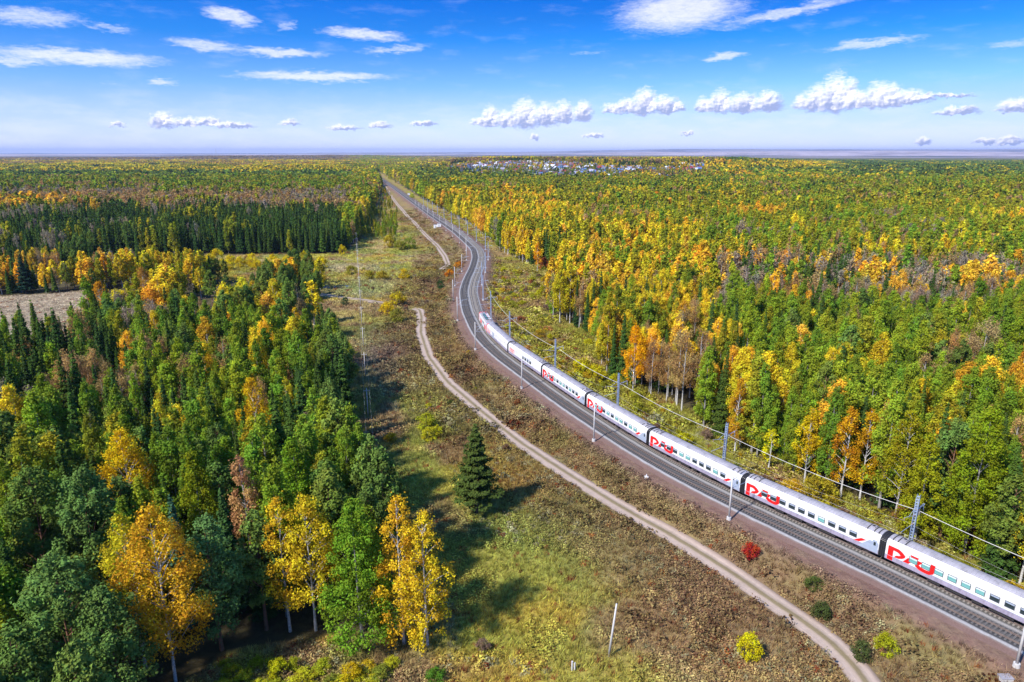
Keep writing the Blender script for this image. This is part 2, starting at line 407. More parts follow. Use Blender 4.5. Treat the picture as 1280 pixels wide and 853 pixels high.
# ------------------------------------------------------------------ ground sheet
def fan(r0, r1, nr, a0, a1, na, oy=-40):
    rr = np.geomspace(r0, r1, nr); aa = np.radians(np.linspace(a0, a1, na))
    R, A = np.meshgrid(rr, aa, indexing='ij')
    return R*np.sin(A), R*np.cos(A)+oy
GX, GY = fan(35, 60000, 760, -72, 72, 560)
nr, na = GX.shape
gd = dist_line(GX, GY, CL).reshape(GX.shape)
GZ = terrain(GX, GY, gd)
for rl in RL:                               # level the ground under the dirt tracks
    pass
GU, GV, _ = project(GX, GY, 0.0)
def lerp(a, b, k): return a*(1-k[..., None])+b*k[..., None]
def sm(v, a, b):
    t = np.clip((v-a)/(b-a), 0, 1); return t*t*(3-2*t)
def ground_colour(x, y, d):
    u, v, _ = project(x, y, 0.0)
    n1 = fbm(x, y, 34, 21); n2 = fbm(x, y, 14, 22); n3 = fbm(x, y, 6, 23); n4 = fbm(x, y, 22, 24)
    A = lambda *c: np.array(c)
    olive, tan, brown, green = A(.31, .265, .050), A(.41, .30, .125), A(.24, .15, .080), A(.21, .235, .040)
    col = lerp(np.broadcast_to(tan*.85, x.shape+(3,)), np.broadcast_to(olive, x.shape+(3,)), sm(n1, .34, .54))
    col = lerp(col, brown, sm(n2, .52, .68)*.85)
    col = lerp(col, green, sm(n4, .53, .66)*.7)
    col = lerp(col, A(.40, .26, .04), sm(fbm(x, y, 17, 29), .60, .72)*.7)
    # the greener hollow in front of the fir and the lilac brush further up the clearing
    g = np.exp(-(((u-690)/150)**2+((v-660)/60)**2)); col = lerp(col, A(.21, .235, .055), g*.65)
    g = np.exp(-(((u-600)/120)**2+((v-800)/22)**2)); col = lerp(col, A(.18, .23, .04), g*.6)
    g = np.exp(-(((u-640)/60)**2+((v-598)/26)**2)); col = lerp(col, A(.40, .22, .03), g*.55)
    g = np.exp(-(((u-480)/45)**2+((v-455)/45)**2)); col = lerp(col, A(.17, .135, .12), g*.8)
    g = np.exp(-(((u-560)/70)**2+((v-840)/14)**2)); col = lerp(col, A(.26, .17, .08), g*.6)
    g = np.exp(-(((u-900)/150)**2+((v-800)/50)**2)); col = lerp(col, A(.27, .175, .075), g*.6)
    g = np.exp(-(((u-450)/48)**2+((v-362)/12)**2)); col = lerp(col, A(.24, .27, .09), g*.85)
    g = np.exp(-(((u-440)/70)**2+((v-335)/7)**2)); col = lerp(col, A(.46, .36, .25), g*.6*sm(n2, .35, .6))
    # brushy embankment, reddish berm of the railway
    left = d < 0; a = np.abs(d)
    col = lerp(col, A(.175, .115, .065), np.where(left, sm(a, 44, 16)*.9, 0)*(.6+.4*n3))
    col = lerp(col, A(.19, .115, .085), sm(a, 10.5, 7.5))
    # forest floor
    opn = inpoly(u, v, OPEN) & (y > 20); fld = inpoly(u, v, FIELD)
    edge_in = (u > 540) & inpoly(u, v+np.clip(2600/np.maximum(np.hypot(x, y), 60), 3, 20), OPEN)
    rs = (d > 9) & (opn | edge_in)
    gold = lerp(np.broadcast_to(A(.25, .225, .04), x.shape+(3,)), np.broadcast_to(A(.27, .18, .08), x.shape+(3,)), sm(n2, .42, .62))
    k = (rs*.75*sm(-v, -1400, -330))[..., None]; col = col*(1-k)+gold*k
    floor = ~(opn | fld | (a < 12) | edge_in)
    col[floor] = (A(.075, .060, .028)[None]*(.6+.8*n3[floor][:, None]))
    col[fld] = (A(.37, .29, .20)*(.75+.5*n2[fld][:, None]))
    r = np.hypot(x, y)
    k = sm(r, 2500, 5000)*(~opn)
    far = A(.12, .12, .035)
    col = lerp(col, far, k)
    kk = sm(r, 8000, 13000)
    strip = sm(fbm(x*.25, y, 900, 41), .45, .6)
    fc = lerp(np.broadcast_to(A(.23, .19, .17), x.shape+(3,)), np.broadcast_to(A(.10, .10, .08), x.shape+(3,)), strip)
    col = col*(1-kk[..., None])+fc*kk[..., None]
    return np.clip(col, 0, 1)
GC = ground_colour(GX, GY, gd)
ii = np.arange((nr-1)*na).reshape(nr-1, na)[:, :-1].ravel()
F = np.stack([ii, ii+na, ii+na+1, ii+1], 1)[:, ::-1]
def ground_material():
    m = bpy.data.materials.new('open_ground'); t = node_tree(m); s = NT(t)
    out = t.nodes.new('ShaderNodeOutputMaterial'); b = t.nodes.new('ShaderNodeBsdfPrincipled'); t.links.new(b.outputs[0], out.inputs[0])
    b.inputs['Roughness'].default_value = .95; b.inputs['Specular IOR Level'].default_value = .1
    at = t.nodes.new('ShaderNodeAttribute'); at.attribute_name = 'soil'
    c = t.nodes.new('ShaderNodeTexCoord')
    f1, _ = s.noise(c.outputs['Object'], .9, 6, .7); f2, _ = s.noise(c.outputs['Object'], .16, 5, .6); f3, _ = s.noise(c.outputs['Object'], .45, 4, .6)
    v = s.math('MULTIPLY', s.math('ADD', .45, s.math('MULTIPLY', f1, 1.1)), s.math('ADD', .6, s.math('MULTIPLY', f2, .8)))
    hs = t.nodes.new('ShaderNodeHueSaturation'); t.links.new(at.outputs['Color'], hs.inputs['Color'])
    s.put(hs.inputs['Value'], v); s.put(hs.inputs['Hue'], s.math('ADD', .5, s.math('MULTIPLY', s.math('SUBTRACT', f3, .5), .09)))
    t.links.new(hs.outputs[0], b.inputs['Base Color'])
    bn = t.nodes.new('ShaderNodeBump'); bn.inputs['Strength'].default_value = .9; bn.inputs['Distance'].default_value = .5
    t.links.new(f1, bn.inputs['Height']); t.links.new(bn.outputs[0], b.inputs['Normal'])
    return m
M_GROUND = ground_material()
me = mesh_np('ground', np.stack([GX.ravel(), GY.ravel(), GZ.ravel()], 1), F, [M_GROUND], smooth=True, attrs={'soil': ('POINT', 'FLOAT_COLOR', np.c_[GC.reshape(-1, 3), np.ones(nr*na)])})
tag(link('ground', me), kind='structure')
print('ground', round(time.time()-T0, 1))

# ------------------------------------------------------------------ strips that follow a line
def strip_mesh(name, L, offs, zs, m, zfun=None, uv=False, attr=True):
    T = np.gradient(L, axis=0); T /= np.linalg.norm(T, axis=1)[:, None]
    N = np.stack([T[:, 1], -T[:, 0]], 1)
    V = []; k = len(offs)
    P = L[:, None, :]+N[:, None, :]*np.array(offs)[None, :, None]
    X = P[..., 0]; Y = P[..., 1]
    Z = (zfun(X, Y) if zfun is not None else 0)+np.array(zs)[None, :]+np.zeros_like(X)
    V = np.stack([X, Y, Z], -1).reshape(-1, 3)
    n = len(L); ii = np.arange((n-1)*k).reshape(n-1, k)[:, :-1].ravel()
    F = np.stack([ii, ii+1, ii+k+1, ii+k], 1)
    A = np.tile(np.array(offs, float), n)
    return mesh_np(name, V, F, [m], smooth=False, attrs={'across': ('POINT', 'FLOAT', A)})
def across_material(name, stops, lo, hi, nscale=2.0, amt=.6, bump=.6, wob=.3, grain=0.0):
    m = bpy.data.materials.new(name); t = node_tree(m); s = NT(t)
    out = t.nodes.new('ShaderNodeOutputMaterial'); b = t.nodes.new('ShaderNodeBsdfPrincipled'); t.links.new(b.outputs[0], out.inputs[0])
    b.inputs['Roughness'].default_value = .95; b.inputs['Specular IOR Level'].default_value = .15
    at = t.nodes.new('ShaderNodeAttribute'); at.attribute_name = 'across'
    c = t.nodes.new('ShaderNodeTexCoord'); f, _ = s.noise(c.outputs['Object'], nscale, 6, .7); f2, _ = s.noise(c.outputs['Object'], .35, 4, .6)
    x = s.math('ADD', at.outputs['Fac'], s.math('MULTIPLY', s.math('SUBTRACT', f2, .5), wob*2))
    x = s.math('DIVIDE', s.math('SUBTRACT', x, lo), hi-lo, clamp=True)
    col = s.ramp(x, [((p-lo)/(hi-lo), cc) for p, cc in stops])
    hs = t.nodes.new('ShaderNodeHueSaturation'); t.links.new(col, hs.inputs['Color'])
    s.put(hs.inputs['Value'], s.math('MULTIPLY', s.math('ADD', 1-amt/2, s.math('MULTIPLY', f, amt)), s.math('ADD', .8, s.math('MULTIPLY', f2, .4))))
    t.links.new(hs.outputs[0], b.inputs['Base Color'])
    bn = t.nodes.new('ShaderNodeBump'); bn.inputs['Strength'].default_value = bump; bn.inputs['Distance'].default_value = .1
    t.links.new(f, bn.inputs['Height']); t.links.new(bn.outputs[0], b.inputs['Normal'])
    return m
dk, md, lt = (.060, .058, .060), (.12, .105, .095), (.26, .245, .24)
M_BALLAST = across_material('ballast', [(-4.6, (.16, .10, .085)), (-4.3, (.19, .15, .135)), (-4.15, (.30, .285, .285)), (-3.85, (.30, .285, .285)), (-3.6, dk), (-2.5, (.05, .05, .055)), (-2.1, (.10, .095, .095)), (-1.5, (.05, .05, .055)), (-.65, dk), (-.25, lt), (.25, lt), (.55, (.09, .085, .08)), (1.2, md), (2.05, (.10, .095, .088)), (3.0, md), (3.6, (.10, .09, .085)), (3.85, (.24, .23, .23)), (4.15, (.28, .27, .27)), (4.35, (.19, .15, .14)), (4.7, (.16, .1, .085))], -5.2, 5.2, nscale=4.5, amt=.9, wob=.2)
offs = [-5.6, -4.0, -3.55, -.5, 0, .5, 3.55, 4.0, 5.6]
zs = [2.95, 3.42, 3.46, 3.46, 3.36, 3.46, 3.46, 3.42, 2.95]
tag(link('ballast_bed', strip_mesh('ballast_bed', CL, offs, zs, M_BALLAST)), kind='structure')
M_ROAD = across_material('dirt_track', [(-2.2, (.13, .10, .065)), (-1.7, (.33, .25, .205)), (-1.1, (.42, .32, .26)), (-.6, (.36, .27, .21)), (-.25, (.20, .155, .085)), (.2, (.21, .16, .09)), (.6, (.37, .28, .22)), (1.1, (.42, .32, .26)), (1.7, (.33, .24, .19)), (2.2, (.13, .10, .065))], -2.2, 2.2, nscale=1.6, amt=.5, bump=.5, wob=.25)
for i, rl in enumerate(RL):
    ws = (.88, .85, 1.2)[i]
    if i == 0:
        rl = rl
    tag(link('dirt_road', strip_mesh('dirt_road', rl, [o*ws for o in (-2.3, -1.7, -1.0, -.5, 0, .5, 1.0, 1.7, 2.3)], [.04, .13, .11, .14, .17, .14, .11, .13, .04], M_ROAD, lambda X, Y: terrain(X, Y))), kind='structure')

# ------------------------------------------------------------------ the two railway tracks
M_RAIL = mat('rail_steel', (.22, .17, .15), .45, metal=.4, noise=.3, nscale=1)
M_SLEEP_L = mat('oiled_concrete', (.12, .11, .105), .9, noise=.3, nscale=1.5)
M_SLEEP_R = mat('sleeper_concrete', (.27, .24, .21), .9, noise=.35, nscale=1.2)
SV0 = s_of(ground(1290, 820, 3.4))-30
for off, msl, lab in ((-2.05, M_SLEEP_L, 'empty railway track beside the train, nearer the dirt road'), (2.05, M_SLEEP_R, 'railway track the white train runs on, with sleepers in ballast')):
    t = thing('railway_track', (0, 0, 0), lab, 'railway track', 'the two railway tracks')
    for r in (-.79, .79):
        o = off+r
        L = CL[::2] if True else CL
        rm = strip_mesh('rail', CL, [o-.07, o-.05, o-.036, o+.036, o+.05, o+.07], [3.52, 3.58, RAIL_Z, RAIL_Z, 3.58, 3.52], M_RAIL)
        kid(t, 'rail', rm)
    b = MB(); b.box((-1.35, -.13, 0), (1.35, .13, .16), msl); b.box((-1.0, -.1, .16), (-.55, .1, .20), M_RAIL); b.box((.55, -.1, .16), (1.0, .1, .20), M_RAIL)
    sm_ = b.mesh('sleeper')
    n0 = 0; s = SV0; rest = []
    while s < SV0+620:
        p, n = at_s(s, off); ang = math.atan2(n[1], n[0])
        if n0 < 295:
            kid(t, 'sleeper', sm_, loc=(p[0], p[1], 3.40+random.uniform(-.01, .012)), rot=(0, 0, ang+random.uniform(-.01, .01))); n0 += 1
        else: rest.append((p[0], p[1], ang))
        s += .56 if n0 < 295 else .62
    b = MB()
    for x, y, a in rest:
        b.box((-1.35, -.13, 0), (1.35, .13, .16), msl, Matrix.Translation((x, y, 3.40)) @ Matrix.Rotation(a, 4, 'Z'))
    tag(kid(t, 'sleepers_far', b.mesh('sleepers_far')), kind='stuff')
print('tracks', round(time.time()-T0, 1))

# ------------------------------------------------------------------ haze far away: land beyond the forest
def ridge(name, R0, az0, az1, prof, seed, col, thick=2500):
    n = 260; k = 14
    az = np.radians(np.linspace(az0, az1, n)); V = np.zeros((n, k, 3))
    for j in range(k):
        t = j/(k-1); rr = R0-thick/2+thick*t
        X = rr*np.sin(az); Y = rr*np.cos(az)
        base = np.interp(np.degrees(az), [p[0] for p in prof], [p[1] for p in prof])
        hgt = base*(.78+.44*fbm(X, Y, 3500, seed, 5))
        V[:, j] = np.stack([X, Y, -4+(hgt+4)*np.sin(PI*t)**.8], 1)
    ii = np.arange((n-1)*k).reshape(n-1, k)[:, :-1].ravel()
    F = np.stack([ii, ii+1, ii+k+1, ii+k], 1)
    m = bpy.data.materials.new(name); t = node_tree(m); s = NT(t)
    out = t.nodes.new('ShaderNodeOutputMaterial'); b = t.nodes.new('ShaderNodeBsdfDiffuse'); t.links.new(b.outputs[0], out.inputs[0])
    c = t.nodes.new('ShaderNodeTexCoord'); f, _ = s.noise(c.outputs['Object'], .0006, 6, .7)
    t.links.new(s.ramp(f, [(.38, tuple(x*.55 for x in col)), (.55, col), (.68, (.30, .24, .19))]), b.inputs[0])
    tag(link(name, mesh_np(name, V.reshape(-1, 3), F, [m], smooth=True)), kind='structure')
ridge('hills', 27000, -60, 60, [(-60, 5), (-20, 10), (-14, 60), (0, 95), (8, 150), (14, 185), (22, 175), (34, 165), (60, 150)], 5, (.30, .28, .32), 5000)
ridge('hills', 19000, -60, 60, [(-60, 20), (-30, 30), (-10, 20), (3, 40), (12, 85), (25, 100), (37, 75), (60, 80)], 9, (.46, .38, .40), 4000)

exec_marker = None
# ------------------------------------------------------------------ trees: meshes
def leaves_to_mesh(name, Cn, Nn, size, mats, rng, tri=False, up=0.0, asp=1.0, extra=None, var=None):
    """leaf clusters: a ragged triangle or quad at each centre Cn facing Nn"""
    n = len(Cn); Nn = Nn/np.maximum(np.linalg.norm(Nn, axis=1), 1e-6)[:, None]
    r = rng.normal(size=(n, 3)); a = np.cross(Nn, r); a /= np.maximum(np.linalg.norm(a, axis=1), 1e-6)[:, None]
    b = np.cross(Nn, a)
    if up:
        b = b*1.0+np.array([0, 0, up]); 
    s = (size*rng.uniform(.6, 1.4, n))[:, None] if np.isscalar(size) else size[:, None]
    k = 3
    ang = np.array([0, 2.1, 4.2])[None]+rng.uniform(-.4, .4, (n, 3))
    V = Cn[:, None, :]+(a[:, None, :]*np.cos(ang)[..., None]*asp+b[:, None, :]*np.sin(ang)[..., None])*s[:, None, :]
    V = V.reshape(-1, 3); F = np.arange(n*3).reshape(n, 3)
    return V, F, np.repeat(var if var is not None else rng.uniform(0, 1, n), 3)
def crown_broad(rng, H, R, zc0, n, leaf, ncl, clr, lean=.0, droop=0.0, top=.5, gaps=.0):
    """ovoid crown of ncl clumps. returns leaf centres, normals, variation, branch ends"""
    z = zc0+(H-zc0)*(rng.uniform(0, 1, ncl)**.85)
    t = (z-zc0)/(H-zc0)
    prof = np.sin(np.clip((t*.86+.12), 0, 1)**(.75+top*.4)*PI)**.75
    if top < 0: prof = 1.12*np.minimum(1, t*5+.25)**.5*(1-t*.97)**.66
    rad = R*prof*np.sqrt(rng.uniform(.12, 1, ncl)); an = rng.uniform(0, 2*PI, ncl)
    cc = np.stack([rad*np.cos(an), rad*np.sin(an), z], 1)
    cr = clr*rng.uniform(.6, 1.25, ncl)*(.55+.45*prof)
    per = rng.multinomial(n, (cr**2)/(cr**2).sum())
    idx = np.repeat(np.arange(ncl), per)
    dv = rng.normal(size=(n, 3)); dv /= np.linalg.norm(dv, axis=1)[:, None]
    rr = rng.uniform(.45, 1.05, n)
    P = cc[idx]+dv*(cr[idx]*rr)[:, None]*np.array([1, 1, 1.15])
    P[:, 2] -= droop*rng.uniform(0, 1, n)*np.linalg.norm(P[:, :2], axis=1)/max(R, 1)*1.5
    st = rng.uniform(0, 1, n) < .22; P[st] += rng.normal(size=(st.sum(), 3))*cr.mean()*.55
    Nn = dv+rng.normal(size=(n, 3))*.45+np.array([0, 0, .25])
    cv = rng.uniform(0, 1, ncl)
    var = np.clip(cv[idx]*.6+rng.uniform(0, 1, n)*.4, 0, 1)
    return P, Nn, var, cc
def trunk_mb(H, r, m, rng, ends=None, nb=0, crook=.15, top=.93, nseg=5, sides=6, br=.05, m2=None):
    b = MB(); pts = []; x = y = 0
    for i in range(nseg+1):
        t = i/nseg
        pts.append((x, y, H*top*t-(.4 if i == 0 else 0))); x += rng.normal()*crook*.4; y += rng.normal()*crook*.4
    b.tube(pts, [r*(1-.85*i/nseg)*(1.25 if i == 0 else 1) for i in range(nseg+1)], m, sides, cap=False)
    if ends is not None and nb:
        sel = rng.choice(len(ends), min(nb, len(ends)), replace=False)
        for j in sel:
            e = ends[j]; z0 = max(H*.18, e[2]-np.hypot(e[0], e[1])*rng.uniform(.6, 1.1)-.5); t = min(1, z0/(H*top))*nseg
            i0 = int(min(t, nseg-1)); q = [pts[i0][k]+(pts[i0+1][k]-pts[i0][k])*(t-i0) for k in range(3)]; q[2] = z0
            mid = [(q[k]+e[k])/2 for k in range(3)]; mid[2] += .2
            b.tube([q, mid, tuple(e)], [br, br*.7, br*.25], m2 or m, 3, cap=False)
    return b
def spruce_leaves(rng, H, R, n, z0=.08, leaf=.5, shag=1.0):
    nl = int(H*1.25); t = rng.uniform(0, 1, n)**.80
    t = 1-t; t = z0+(1-z0)*(1-np.sqrt(1-np.clip(1-t, 0, 1)))if False else rng.uniform(0, 1, n)
    t = z0+(1-z0)*(1-np.sqrt(rng.uniform(0, 1, n)))
    lay = np.round(t*nl)/nl
    nbr = 11; an = (rng.integers(0, nbr, n)/nbr)*2*PI+np.sin(lay*91.7)*3+rng.normal(size=n)*.13
    Rt = R*np.clip(1-t, 0, 1)**.9*(.86+.28*np.sin(lay*53+an*2))+.12
    f = np.sqrt(rng.uniform(.06, 1, n))
    rad = Rt*f
    z = H*(lay+(1-z0)/nl*.25*rng.normal(size=n))-rad*.30*shag+(f**3)*Rt*.12
    z = np.clip(z, .4, H)
    P = np.stack([rad*np.cos(an), rad*np.sin(an), z], 1)
    out = np.stack([np.cos(an), np.sin(an), np.zeros(n)], 1)
    Nn = out*.55+np.array([0, 0, .9])+rng.normal(size=(n, 3))*.35
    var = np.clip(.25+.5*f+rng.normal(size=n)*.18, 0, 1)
    return P, Nn, var
def make_species(kind, lod, seed):
    """returns (leafV, leafF, leafvar, trunkMB or None, height)"""
    rng = np.random.default_rng(seed)
    q = (0, 1, 2, 3)[lod]
    if kind == 'spruce':
        H = 18; R = rng.uniform(2.3, 2.9); n = (6500, 1300, 300, 70)[q]; lf = (.22, .52, 1.0, 1.9)[q]
        P, N, v = spruce_leaves(rng, H, R, n, rng.uniform(.04, .14))
        tb = trunk_mb(H, .2, M_BARK, rng, crook=.05, top=.97)
    elif kind == 'fir':
        H = 17; R = 5.0; n = 15000; lf = .22
        P, N, v = spruce_leaves(rng, H, R, n, .2, shag=.5)
        ww = np.clip(P[:, 2]/H, 0, 1); s = np.where(ww > .3, 1+.25*np.sin(ww*9)*.4, .75+.8*ww); P[:, :2] *= s[:, None]
        P[:, :2] *= (1+.16*np.sin(P[:, 2]*1.9+np.arctan2(P[:, 1], P[:, 0])*3))[:, None]
        tb = trunk_mb(H, .32, M_BARK, rng, crook=.06, top=.96, nseg=6)
    elif kind == 'pine':
        H = 18; n = (8500, 1500, 320, 70)[q]; lf = (.19, .45, .9, 1.8)[q]
        P, N, v, cc = crown_broad(rng, H, rng.uniform(2.7, 3.4), H*.30, n, lf, 95, .72, top=.35)
        N = N+np.array([0, 0, .25]); P[:, 2] -= .1*np.hypot(P[:, 0], P[:, 1])
        tb = trunk_mb(H, .24, M_PINEBARK, rng, cc, (26, 8, 0, 0)[q], br=.07)
    elif kind == 'birch':
        H = 18; n = (8000, 1500, 300, 70)[q]; lf = (.165, .42, .87, 1.8)[q]
        P, N, v, cc = crown_broad(rng, H, rng.uniform(2.3, 2.9), H*rng.uniform(.20, .32), n, lf, 85, .8, droop=.9, top=.2)
        tb = trunk_mb(H, .19, M_BIRCH, rng, cc, (30, 8, 0, 0)[q], br=.05)
    elif kind == 'aspen':
        H = 18; n = (9000, 1600, 320, 70)[q]; lf = (.17, .43, .9, 1.8)[q]
        P, N, v, cc = crown_broad(rng, H, rng.uniform(2.4, 2.9), H*.14, n, lf, 100, .82, top=-.1)
        tb = trunk_mb(H, .2, M_GREYBARK, rng, cc, (16, 5, 0, 0)[q], br=.05)
    elif kind == 'bare':
        H = 17; n = (3600, 700, 180, 50)[q]; lf = (.13, .28, .62, 1.3)[q]
        P, N, v, cc = crown_broad(rng, H, rng.uniform(2.0, 2.6), H*.34, n, lf, 40, 1.0, top=.3)
        tb = trunk_mb(H, .18, M_BIRCH, rng, cc, (34, 10, 0, 0)[q], br=.05, m2=M_GREYBARK)
    elif kind == 'shrub':
        H = 3.2; n = (2600, 600, 120, 50)[q]; lf = (.10, .2, .5, .8)[q]
        P, N, v, cc = crown_broad(rng, H, 1.6, .15, n, lf, 40, .48, top=.2)
        tb = MB()
        for j in range(7):
            e = cc[rng.integers(0, len(cc))]; tb.tube([(0, 0, -.2), (e[0]*.4, e[1]*.4, e[2]*.55), tuple(e)], [.05, .035, .015], M_BARK, 3, cap=False)
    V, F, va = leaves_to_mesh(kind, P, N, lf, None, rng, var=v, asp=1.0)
    return V, F, va, tb, H
def hero_meshes(kind, H, R, seed):
    rng = np.random.default_rng(seed)
    if kind == 'birch':
        n = int(4300*R*H/40); P, N, v, cc = crown_broad(rng, H, R, H*(.08 if seed in (4006, 4007) else rng.uniform(.22, .3)), n, 0, int(58*R*H/40), .62+.07*R, droop=.6, top=.15)
        tb = trunk_mb(H, .2, M_BIRCH, rng, cc, 40, br=.075); lf = .15
    elif kind == 'aspen':
        n = int(6500*R*H/40); P, N, v, cc = crown_broad(rng, H, R, H*.05, n, 0, int(80*R*H/40), .95, top=-.15)
        tb = trunk_mb(H, .22, M_GREYBARK, rng, cc, 16, br=.05); lf = .17
    else:
        n = int(6000*R*H/45); P, N, v, cc = crown_broad(rng, H, R, H*.18, n, 0, int(60*R*H/45), .95, top=.5); N = N+np.array([0, 0, .4])
        tb = trunk_mb(H, .26, M_PINEBARK, rng, cc, 40, br=.07); lf = .18
    V, F, va = leaves_to_mesh(kind, P, N, lf, None, rng, var=v)
    return mesh_np('crown', V, F, [LEAFM[kind]], attrs={'leafvar': ('POINT', 'FLOAT', va)}), tb.mesh('trunk', True)
LEAFM = dict(spruce=NEEDLE, fir=NEEDLE, pine=NEEDLE, birch=LEAF, aspen=LEAF, bare=LEAF, shrub=LEAF)
SEP = {}      # (kind, variant) -> crown mesh, trunk mesh
COMB = {}     # (kind, lod, variant) -> combined mesh
def sep_meshes(kind, var):
    if (kind, var) not in SEP:
        V, F, va, tb, H = make_species(kind, 0, 100+var*13+len(kind))
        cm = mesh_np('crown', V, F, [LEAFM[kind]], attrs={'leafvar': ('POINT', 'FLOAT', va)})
        SEP[(kind, var)] = (cm, tb.mesh('trunk', True))
    return SEP[(kind, var)]
def comb_mesh(kind, lod, var):
    V, F, va, tb, H = make_species(kind, lod, 300+var*7+lod+len(kind))
    tv = np.array([tuple(p) for p in tb.v]); tf = []
    for f in tb.f:
        for a in range(1, len(f)-1): tf.append((f[0], f[a], f[a+1]))
    tf = np.array(tf)+len(V)
    mi = np.r_[np.zeros(len(F), int), np.repeat([1], len(tf))]
    mats = [LEAFM[kind], tb.mats[0]]
    return mesh_np('tree', np.vstack([V, tv]), np.vstack([F, tf]), mats, mi, attrs={'leafvar': ('POINT', 'FLOAT', np.r_[va, np.full(len(tv), .5)])})

# ------------------------------------------------------------------ forest composition
# sorts: S spruce, P pine, L green aspen, Y yellow birch, O orange birch, G olive birch, R rusty birch, B nearly bare
SORT = 'SPLYOGRB'
SKIND = dict(S='spruce', P='pine', L='aspen', Y='birch', O='birch', G='aspen', R='bare', B='bare')
TINT = dict(S=[(.048, .084, .016), (.038, .070, .018), (.066, .102, .015)],
            P=[(.135, .200, .036), (.110, .170, .034), (.165, .215, .030)],
            L=[(.230, .310, .024), (.165, .260, .024), (.310, .360, .022)],
            Y=[(.68, .52, .026), (.60, .48, .026), (.72, .50, .024)],
            O=[(.76, .44, .028), (.70, .37, .03), (.70, .45, .05)],
            G=[(.32, .31, .022), (.23, .26, .024), (.41, .36, .022)],
            R=[(.40, .25, .09), (.42, .24, .08), (.36, .23, .10)],
            B=[(.30, .23, .16), (.28, .23, .17), (.32, .24, .13)])
def weights(u, v):
    n = len(u); W = np.zeros((n, 8)); W[:] = [.2, .05, .35, .1, .08, .15, .05, .02]
    def z(cond, **k):
        r = np.zeros(8)
        for a, b in k.items(): r[SORT.index(a)] = b
        W[cond] = r/r.sum()
    L = u < 520
    # left half, from the horizon down
    z(L & (v < 201), S=.35, R=.35, B=.3)
    z(L & (v >= 201) & (v < 207), Y=.28, O=.1, G=.15, R=.25, S=.3)
    z(L & (v >= 207) & (v < 216), S=.5, Y=.3, G=.2)
    z(L & (v >= 216) & (v < 222), S=.6, L=.2, P=.3)
    z(L & (v >= 222) & (v < 240), L=.45, G=.35, S=.2, R=.1)
    z(L & (v >= 240) & (v < 262), R=.45, B=.3, G=.15, S=.1)
    z((u < 130) & (v >= 252) & (v < 275), O=.3, R=.4, G=.2, S=.1)
    z(L & (v >= 262) & (v < 322), S=.82, P=.05, G=.05, B=.06)
    z((u > 440) & L & (v < 300), G=.5, R=.2, L=.2, Y=.1)
    z(L & (v >= 322) & (v < 398), Y=.32, O=.12, R=.12, B=.12, G=.16, S=.10, P=.06)
    z((u > 255) & (u < 410) & (v >= 322) & (v < 372), P=.55, S=.25, Y=.1, O=.1)
    z((u < 50) & (v >= 322) & (v < 390), S=.6, O=.3, B=.1)
    z(L & (v >= 398), S=.26, L=.50, P=.07, Y=.02, O=.02, G=.05, R=.03, B=.02)
    z((u < 140) & (v >= 385) & (v < 505), S=.85, L=.08, R=.07)
    z((u > 380) & L & (v >= 398) & (v < 640), S=.72, L=.14, P=.14)
    z(L & (v >= 560), S=.30, P=.28, L=.34, G=.08)
    # right half
    Rr = ~L
    z(Rr & (v < 206), Y=.15, R=.3, S=.4, G=.15)
    z((u > 900) & (v < 216), S=.6, P=.3, G=.1)
    z(Rr & (u < 900) & (v >= 206) & (v < 222), Y=.20, O=.08, G=.25, S=.32, R=.15)
    z((u > 840) & (v >= 203) & (v < 212), Y=.3, O=.1, G=.2, S=.4)
    z((u > 1040) & (v >= 200) & (v < 222), S=.55, P=.3, G=.1, Y=.05)
    z(Rr & (v >= 222) & (v < 250), G=.44, L=.22, S=.26, R=.05, Y=.03)
    z((u < 760) & Rr & (v >= 210) & (v < 226), S=.5, P=.2, G=.3)
    z((u < 720) & Rr & (v >= 240) & (v < 285), Y=.30, O=.14, G=.50, S=.06)
    z((u >= 720) & (v >= 250) & (v < 272), G=.50, L=.16, S=.12, R=.13, O=.05, Y=.04)
    z((u >= 720) & (v >= 272) & (v < 300), G=.40, L=.30, R=.16, Y=.06, B=.04)
    z((u >= 640) & (u < 870) & (v >= 283) & (v < 322), Y=.40, O=.14, G=.38, S=.06)
    z((u >= 870) & (v >= 300) & (v < 330), L=.35, G=.3, Y=.12, S=.1, R=.15)
    z((u >= 870) & (v >= 330) & (v < 392), S=.34, B=.30, R=.14, O=.12, L=.1)
    z((u >= 600) & (u < 900) & (v >= 322) & (v < 480), Y=.28, O=.15, G=.26, S=.12, R=.10, L=.12)
    z((u >= 900) & (v >= 392), L=.54, G=.13, P=.06, Y=.05, O=.07, R=.05, S=.13)
    z((u >= 760) & (u < 990) & (v >= 470), L=.30, Y=.18, O=.14, G=.22, S=.14, P=.04)
    z((u >= 990) & (v >= 560), L=.42, S=.22, G=.12, O=.10, Y=.08, P=.06)
    return W
def jitter_grid(x0, x1, y0, y1, sp, rng):
    X, Y = np.meshgrid(np.arange(x0, x1, sp), np.arange(y0, y1, sp*.9))
    X = X+(np.arange(X.shape[0]) % 2)[:, None]*sp/2
    X = X+rng.uniform(-.42, .42, X.shape)*sp; Y = Y+rng.uniform(-.42, .42, Y.shape)*sp
    return X.ravel(), Y.ravel()
